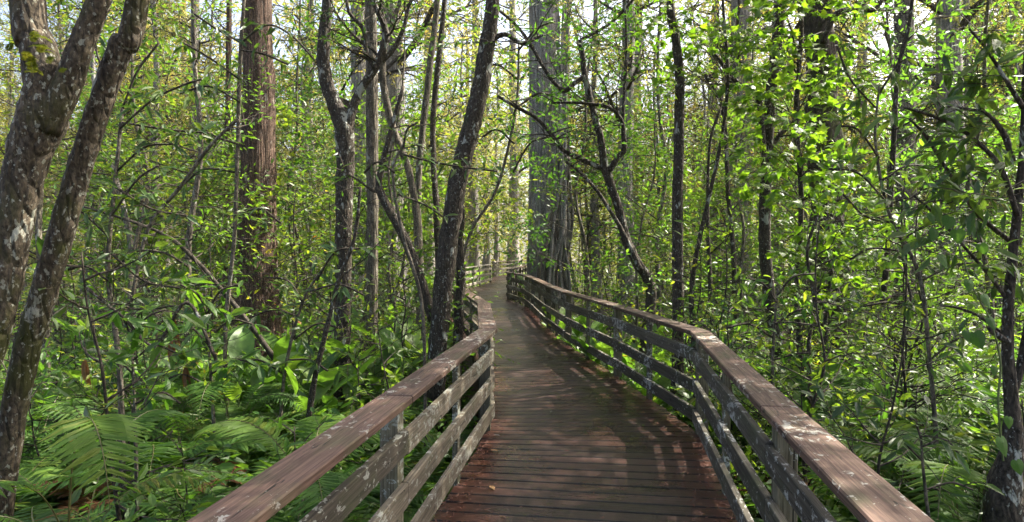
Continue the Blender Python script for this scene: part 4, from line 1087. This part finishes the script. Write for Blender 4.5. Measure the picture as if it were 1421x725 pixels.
def cypress(seed, H, r, label):
    r_ = np.random.default_rng(seed); tr = Tree(seed, SIMPLE, .15, .05, droop=.4)
    pts = [np.zeros(3)]
    for i in range(8): pts.append(pts[-1] + np.array([r_.normal(0, .035), r_.normal(0, .035), 1]) * H / 8)
    cp, cr = catmull(pts, np.linspace(r, r * .3, 9), 4); h = np.clip(cp[:, 2] / 3, 0, 1); cr = cr * (1 + .5 * (1 - h) ** 3)
    root = thing('cypress', label, 'tree', (0, -50, 0)); mb = MB(); tube(mb, cp, cr, 18, .02, (.05 + .1 * (1 - h) ** 2, 7), seed=seed)
    link('trunk', mb.mesh('trunk', M['bark_pale'], True), root)
    crown_branches(tr, r_, cp, cr, H * .26, H * .98, 34, 2.8, 2, 4, .0, .55)
    link('branches', tr.wood.mesh('branches', M['twig']), root); link('crown', tr.leaf_mesh('crown', M['leaf_far']), root)
    return root
CL = 'pale grey cypress trunk standing far back in the forest'
CY = [cypress(430, 19, .28, CL), cypress(431, 23, .38, CL), cypress(432, 16, .2, CL)]

def clear(ps):
    """keep the two big cypresses in view"""
    px = lambda x, y: IW / 2 + FPX * x / y
    return [(x, y) for x, y in ps if not (722 < px(x, y) < 803 and y < 20) and not (326 < px(x, y) < 392 and y < 14) and not (640 < px(x, y) < 722 and y < 45)]
def put(protos, used, loc, rz, s, label, group, only=None):
    k = int(rg.choice(only)) if only else rg.integers(len(protos)); p = protos[k]
    if callable(label): label = label(k)
    if k not in used:
        used.add(k); p.location = loc; p.rotation_euler = (0, 0, rz); p.scale = (s,) * 3; p['label'] = label; p['group'] = group; return p
    return copy_thing(p, loc, rz, s, label, group)

used = set()
named = [(432, 27, .9, 'pale trunk seen between the reddish cypress and the kinked forked tree'), (497, 21, 1.0, 'pale wide trunk directly behind the kinked forked tree'), (546, 22, 1.35, 'broad pale grey cypress behind the thin wavy stems'),
         (590, 34, 1.0, None), (655, 42, 1.0, 'pale trunk just right of the leaning curved tree'), (676, 50, 1.0, None), (716, 50, 1.3, 'slender grey trunk over the far end of the boardwalk'), (830, 24, .7, None), (866, 20, .8, 'grey trunk seen behind the zigzag tree'),
         (1030, 22, 1.2, 'pale grey trunk between the straight dark trunk and the lobed leaves'), (1305, 19, 1.1, 'grey trunk at the right behind the glossy leaves'), (1335, 24, 1.0, None), (1180, 26, 1.0, None), (275, 24, .9, None), (215, 20, .8, 'grey trunk in the far left haze of twigs'), (130, 24, 1.0, None), (985, 30, .9, None), (1400, 28, 1.0, None)]
for px, Y, s, lab in named:
    q = P(px, 400, Y)
    o = put(CY, used, (q[0], q[1], GZ - .1), rg.uniform(0, 6), s, lab or (lambda k: ['pale grey', 'stout pale', 'thin pale'][k] + ' cypress trunk in the middle distance ' + zone(q[0], q[1])), 'distant cypress trunks')
    if lab: del o['group']
for x, y in scatter(62, 26, 62, .9, 12, 1.5): put(CY, used, (x, y, GZ - .1), rg.uniform(0, 6), rg.uniform(.7, 1.2), (lambda k: ['pale grey', 'stout pale', 'thin pale'][k] + ' cypress trunk ' + dist(y, 36, 48) + ' ' + zone(x, y)), 'distant cypress trunks')
used = set()
for x, y in [p for p in clear(scatter(46, 9.5, 20, .9, 13, 1.0)) if not (p[0] > 4 and p[1] < 13)] + clear(scatter(190, 18, 52, .9, 14, 1.2)): put(UN, used, (x, y, GZ - .1), rg.uniform(0, 6), rg.uniform(.7, 1.25) * (1 if y < 22 else 1.35), (lambda k: ['yellow green understory tree ', 'mid green understory tree ', 'small lobed leaved tree ', 'tall fine leaved yellowish tree ', 'leafy green understory tree ', 'tall pale barked leafy tree '][k] + dist(y, 16, 30) + ' ' + zone(x, y)), 'understory trees', [0, 3, 5, 5] if y > 20 else None)
used = set()
for x, y in scatter(34, 4.6, 9.5, .8, 18, .6, 1) + scatter(10, 5.5, 9.5, .8, 19, .6, -1): put(SH, used, (x, y, GZ - .05), rg.uniform(0, 6), rg.uniform(.8, 1.1), (lambda k: ['low green shrub', 'dark green shrub', 'low yellowish shrub', 'tall yellow green shrub'][k] + ' above the ferns ' + zone(x, y)), 'shrubs', [0, 2, 3])
for x, y in clear(scatter(84, 4, 14, .9, 15, .5) + scatter(155, 12, 34, .9, 16, .8)): put(SH, used, (x, y, GZ - .05), rg.uniform(0, 6), rg.uniform(.7, 1.25), (lambda k: ['low green shrub ', 'dark green shrub ', 'low yellowish shrub ', 'tall yellow green shrub '][k] + dist(y, 9, 16) + ' ' + zone(x, y)), 'shrubs')

for i, (px, Y, s) in enumerate([(175, 11, 1.15), (245, 9.5, 1.1), (300, 17, 1.3), (425, 15, 1.2), (498, 13, 1.25), (552, 12.5, 1.2), (820, 15, 1.2), (905, 13, 1.15), (1045, 12, 1.15), (1380, 10, 1.1), (60, 9.5, 1.15), (620, 16, 1.3), (690, 62, 2.0), (815, 24, 1.4)]):
    q = P(px, 400, Y)
    o = copy_thing(UN[(1, 3, 0)[i % 3]], (q[0], q[1], GZ - .1), rg.uniform(0, 6), s, 'tall leafy tree in full crown ' + dist(Y, 16, 30) + ' ' + zone(q[0], q[1]), 'understory trees')

# canopy trees out of view beside the viewpoint, added to shade the deck
CN = 'unseen leafy canopy tree added beside the boardwalk to shade the deck'
def canopy(seed, H):
    r_ = np.random.default_rng(seed); tr = Tree(seed, SIMPLE, .17, .09)
    pts = [np.zeros(3)]
    for i in range(6): pts.append(pts[-1] + np.array([r_.normal(0, .06), r_.normal(0, .06), 1]) * H / 6)
    cp, cr = catmull(pts, np.linspace(.16, .05, 7), 4); root = thing('shade_canopy_tree', CN, 'tree', (0, -50, 0), group='added shade canopy trees')
    mb = MB(); tube(mb, cp, cr, 10, .06, seed=seed); link('trunk', mb.mesh('trunk', M['bark_mid'], True), root)
    crown_branches(tr, r_, cp, cr, H * .5, H * .98, 18, 3.0, 2, 5, .05, .6)
    link('branches', tr.wood.mesh('branches', M['twig']), root); link('crown', tr.leaf_mesh('crown', M['leaf_mid']), root)
    return root
CA = [canopy(440, 11), canopy(441, 13)]
used = set()
for x, y in [(6.2, 4.2), (3.4, 1.6), (4.6, -.8), (5.6, 6.2), (8.6, 5.6), (3.9, 4.4), (7.4, 7.0)]:
    put(CA, used, (x, y, GZ - .1), rg.uniform(0, 6), rg.uniform(.9, 1.15), CN, 'added shade canopy trees')

# ------------------------------------------------------------------ uncountable stuff
def ground_cover(name, n, xs, ys, mat, T, size, zmax, seed):
    r = np.random.default_rng(seed); pts = np.zeros((0, 3))
    while len(pts) < n:
        x = r.uniform(*xs, n); y = r.uniform(ys[0], ys[1], n)
        m = ~on_walk(x, y, .12) & (np.abs(x) < y * .95 + 2.0)
        cl = .5 + .5 * np.sin(x * 1.7 + 2 * np.sin(y * 1.1)) * np.cos(y * 1.5 + np.sin(x * 2.1))
        z = ground_z(x, y) + zmax * cl * r.uniform(0, 1, n) ** 1.3
        m &= r.uniform(0, 1, n) < .35 + .65 * cl
        pts = np.vstack([pts, np.stack([x, y, z], -1)[m]])
    pts = pts[:n]; a = r.uniform(0, 6.28, n); d = np.stack([np.cos(a), np.sin(a), r.uniform(-.3, .8, n)], -1)
    mb = MB(); place(mb, T, pts, d, np.array([0, 0, 1]) + r.normal(0, .4, (n, 3)), size * r.uniform(.5, 1.4, n))
    setting(name, mb.mesh(name, M[mat]), 'stuff')
ground_cover('undergrowth', 36000, (-14, 0), (1.2, 14), 'leaf_mid', LEAF, .12, 1.1, 51)
ground_cover('undergrowth', 32000, (0, 14), (1.2, 14), 'leaf_mid', LEAF, .12, .95, 52)
ground_cover('far_undergrowth', 60000, (-50, 50), (12, 55), 'leaf_yel', SIMPLE, .20, 1.3, 53)
ground_cover('leaf_litter', 30000, (-10, 10), (1, 12), 'dead', SIMPLE, .06, .03, 54)

# far wood closing the view
def far_wood():
    r = np.random.default_rng(61); n = 120000; mb = MB()
    y = r.uniform(58, 95, n); x = r.uniform(-1, 1, n) * y * 1.0
    top = 14 + 5 * np.sin(x * .21 + 1) + 3 * np.sin(x * .53 + y * .2)
    z = GZ + (top + 3) * r.uniform(0, 1, n) ** 1.25
    a = r.uniform(0, 6.28, n)
    place(mb, SIMPLE, np.stack([x, y, z], -1), np.stack([np.cos(a), np.sin(a), r.uniform(-.6, .6, n)], -1), np.array([0, 0, 1]) + r.normal(0, .6, (n, 3)), r.uniform(.35, .8, n))
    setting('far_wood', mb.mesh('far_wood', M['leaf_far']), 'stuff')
far_wood()

# needles and bits along the deck edges
def deck_litter():
    r = np.random.default_rng(71); n = 10000; mb = MB()
    y = r.uniform(1.5, 24, n); e = np.abs(r.normal(0, .10, n)); sd = r.uniform(0, 1, n) < .5
    x = np.where(sd, xl(y) - .08 + e, xr(y) + .08 - e * 1.35)
    k = 900; x[:k] = xl(y[:k]) + (xr(y[:k]) - xl(y[:k])) * r.uniform(0, 1, k)
    a = r.uniform(0, 6.28, n)
    place(mb, NEEDLE, np.stack([x, y, np.full(n, .006) + r.uniform(0, .006, n)], -1), np.stack([np.cos(a), np.sin(a), r.uniform(-.05, .12, n)], -1), np.array([0, 0, 1]) + r.normal(0, .25, (n, 3)), r.uniform(.02, .06, n), wid=.9)
    setting('needle_litter', mb.mesh('needle_litter', M['litter']), 'stuff')
deck_litter()
FLL = [(707, 500, 'leaf_dark', .11, 'olive brown fallen leaf lying alone in the middle of the boardwalk'), (686, 627, 'dead', .07, 'orange brown fallen leaf by the left edge of the boardwalk'), (690, 606, 'bark_pale', .06, 'pale curled fallen leaf by the left edge of the boardwalk'),
       (764, 494, 'dead', .07, 'left one of two small brown leaves lying close together on the deck'), (780, 494, 'dead', .07, 'right one of two small brown leaves lying close together on the deck'), (722, 483, 'dead', .05, 'tiny reddish leaf on the boardwalk above the olive leaf'),
       (765, 573, 'bark_pale', .06, 'whitish scrap of leaf in the middle of the boardwalk'), (820, 561, 'bark_pale', .05, 'pale scrap of leaf right of the middle of the boardwalk'), (683, 679, 'dead', .07, 'flat tan leaf near the bottom left of the deck'), (826, 515, 'dead', .05, 'dark fallen leaf before the right railing'), (893, 592, 'leaf_yel', .05, 'small green leaf fallen right of the mossy streak')]
for px, py, mat, s, lab in FLL:
    q = P(px, py, 1.0); t = EYE / (EYE - q[2]); loc = np.array([q[0] * t, t, .012])
    mb = MB(); place(mb, LEAF, [(0, -.5, 0)], [(0, 1, .05)], [(0, 0, 1)], [1.0], wid=1.5)
    o = thing('fallen_leaf', lab, 'leaf', tuple(loc), rg.uniform(0, 6), s, data=mb.mesh('fallen_leaf', M[mat]))

for p in UN + SH + CY + CA:                 # prototypes that found no place
    if p.location.y < -40:
        for c in list(p.children): bpy.data.objects.remove(c)
        bpy.data.objects.remove(p)

# ------------------------------------------------------------------ the damp air that pales the far trees
def haze():
    m = bpy.data.materials.new('damp_air'); m.use_nodes = True; nt = m.node_tree
    nt.nodes.remove(nt.nodes['Principled BSDF'])
    pv = nt.nodes.new('ShaderNodeVolumePrincipled')
    pv.inputs['Color'].default_value = (.96, .97, .92, 1); pv.inputs['Density'].default_value = HAZE; pv.inputs['Anisotropy'].default_value = .35
    nt.links.new(pv.outputs[0], nt.nodes['Material Output'].inputs['Volume'])
    mb = MB(); a, b = np.array([-1000., -1000., -3.]), np.array([1000., 1000., 42.])
    q = lambda z: np.array([(a[0], a[1], z), (b[0], a[1], z), (b[0], b[1], z), (a[0], b[1], z)])
    box8(mb, q(a[2]), q(b[2]))
    setting('haze', mb.mesh('haze', m), 'stuff')
HAZE = .0003
haze()
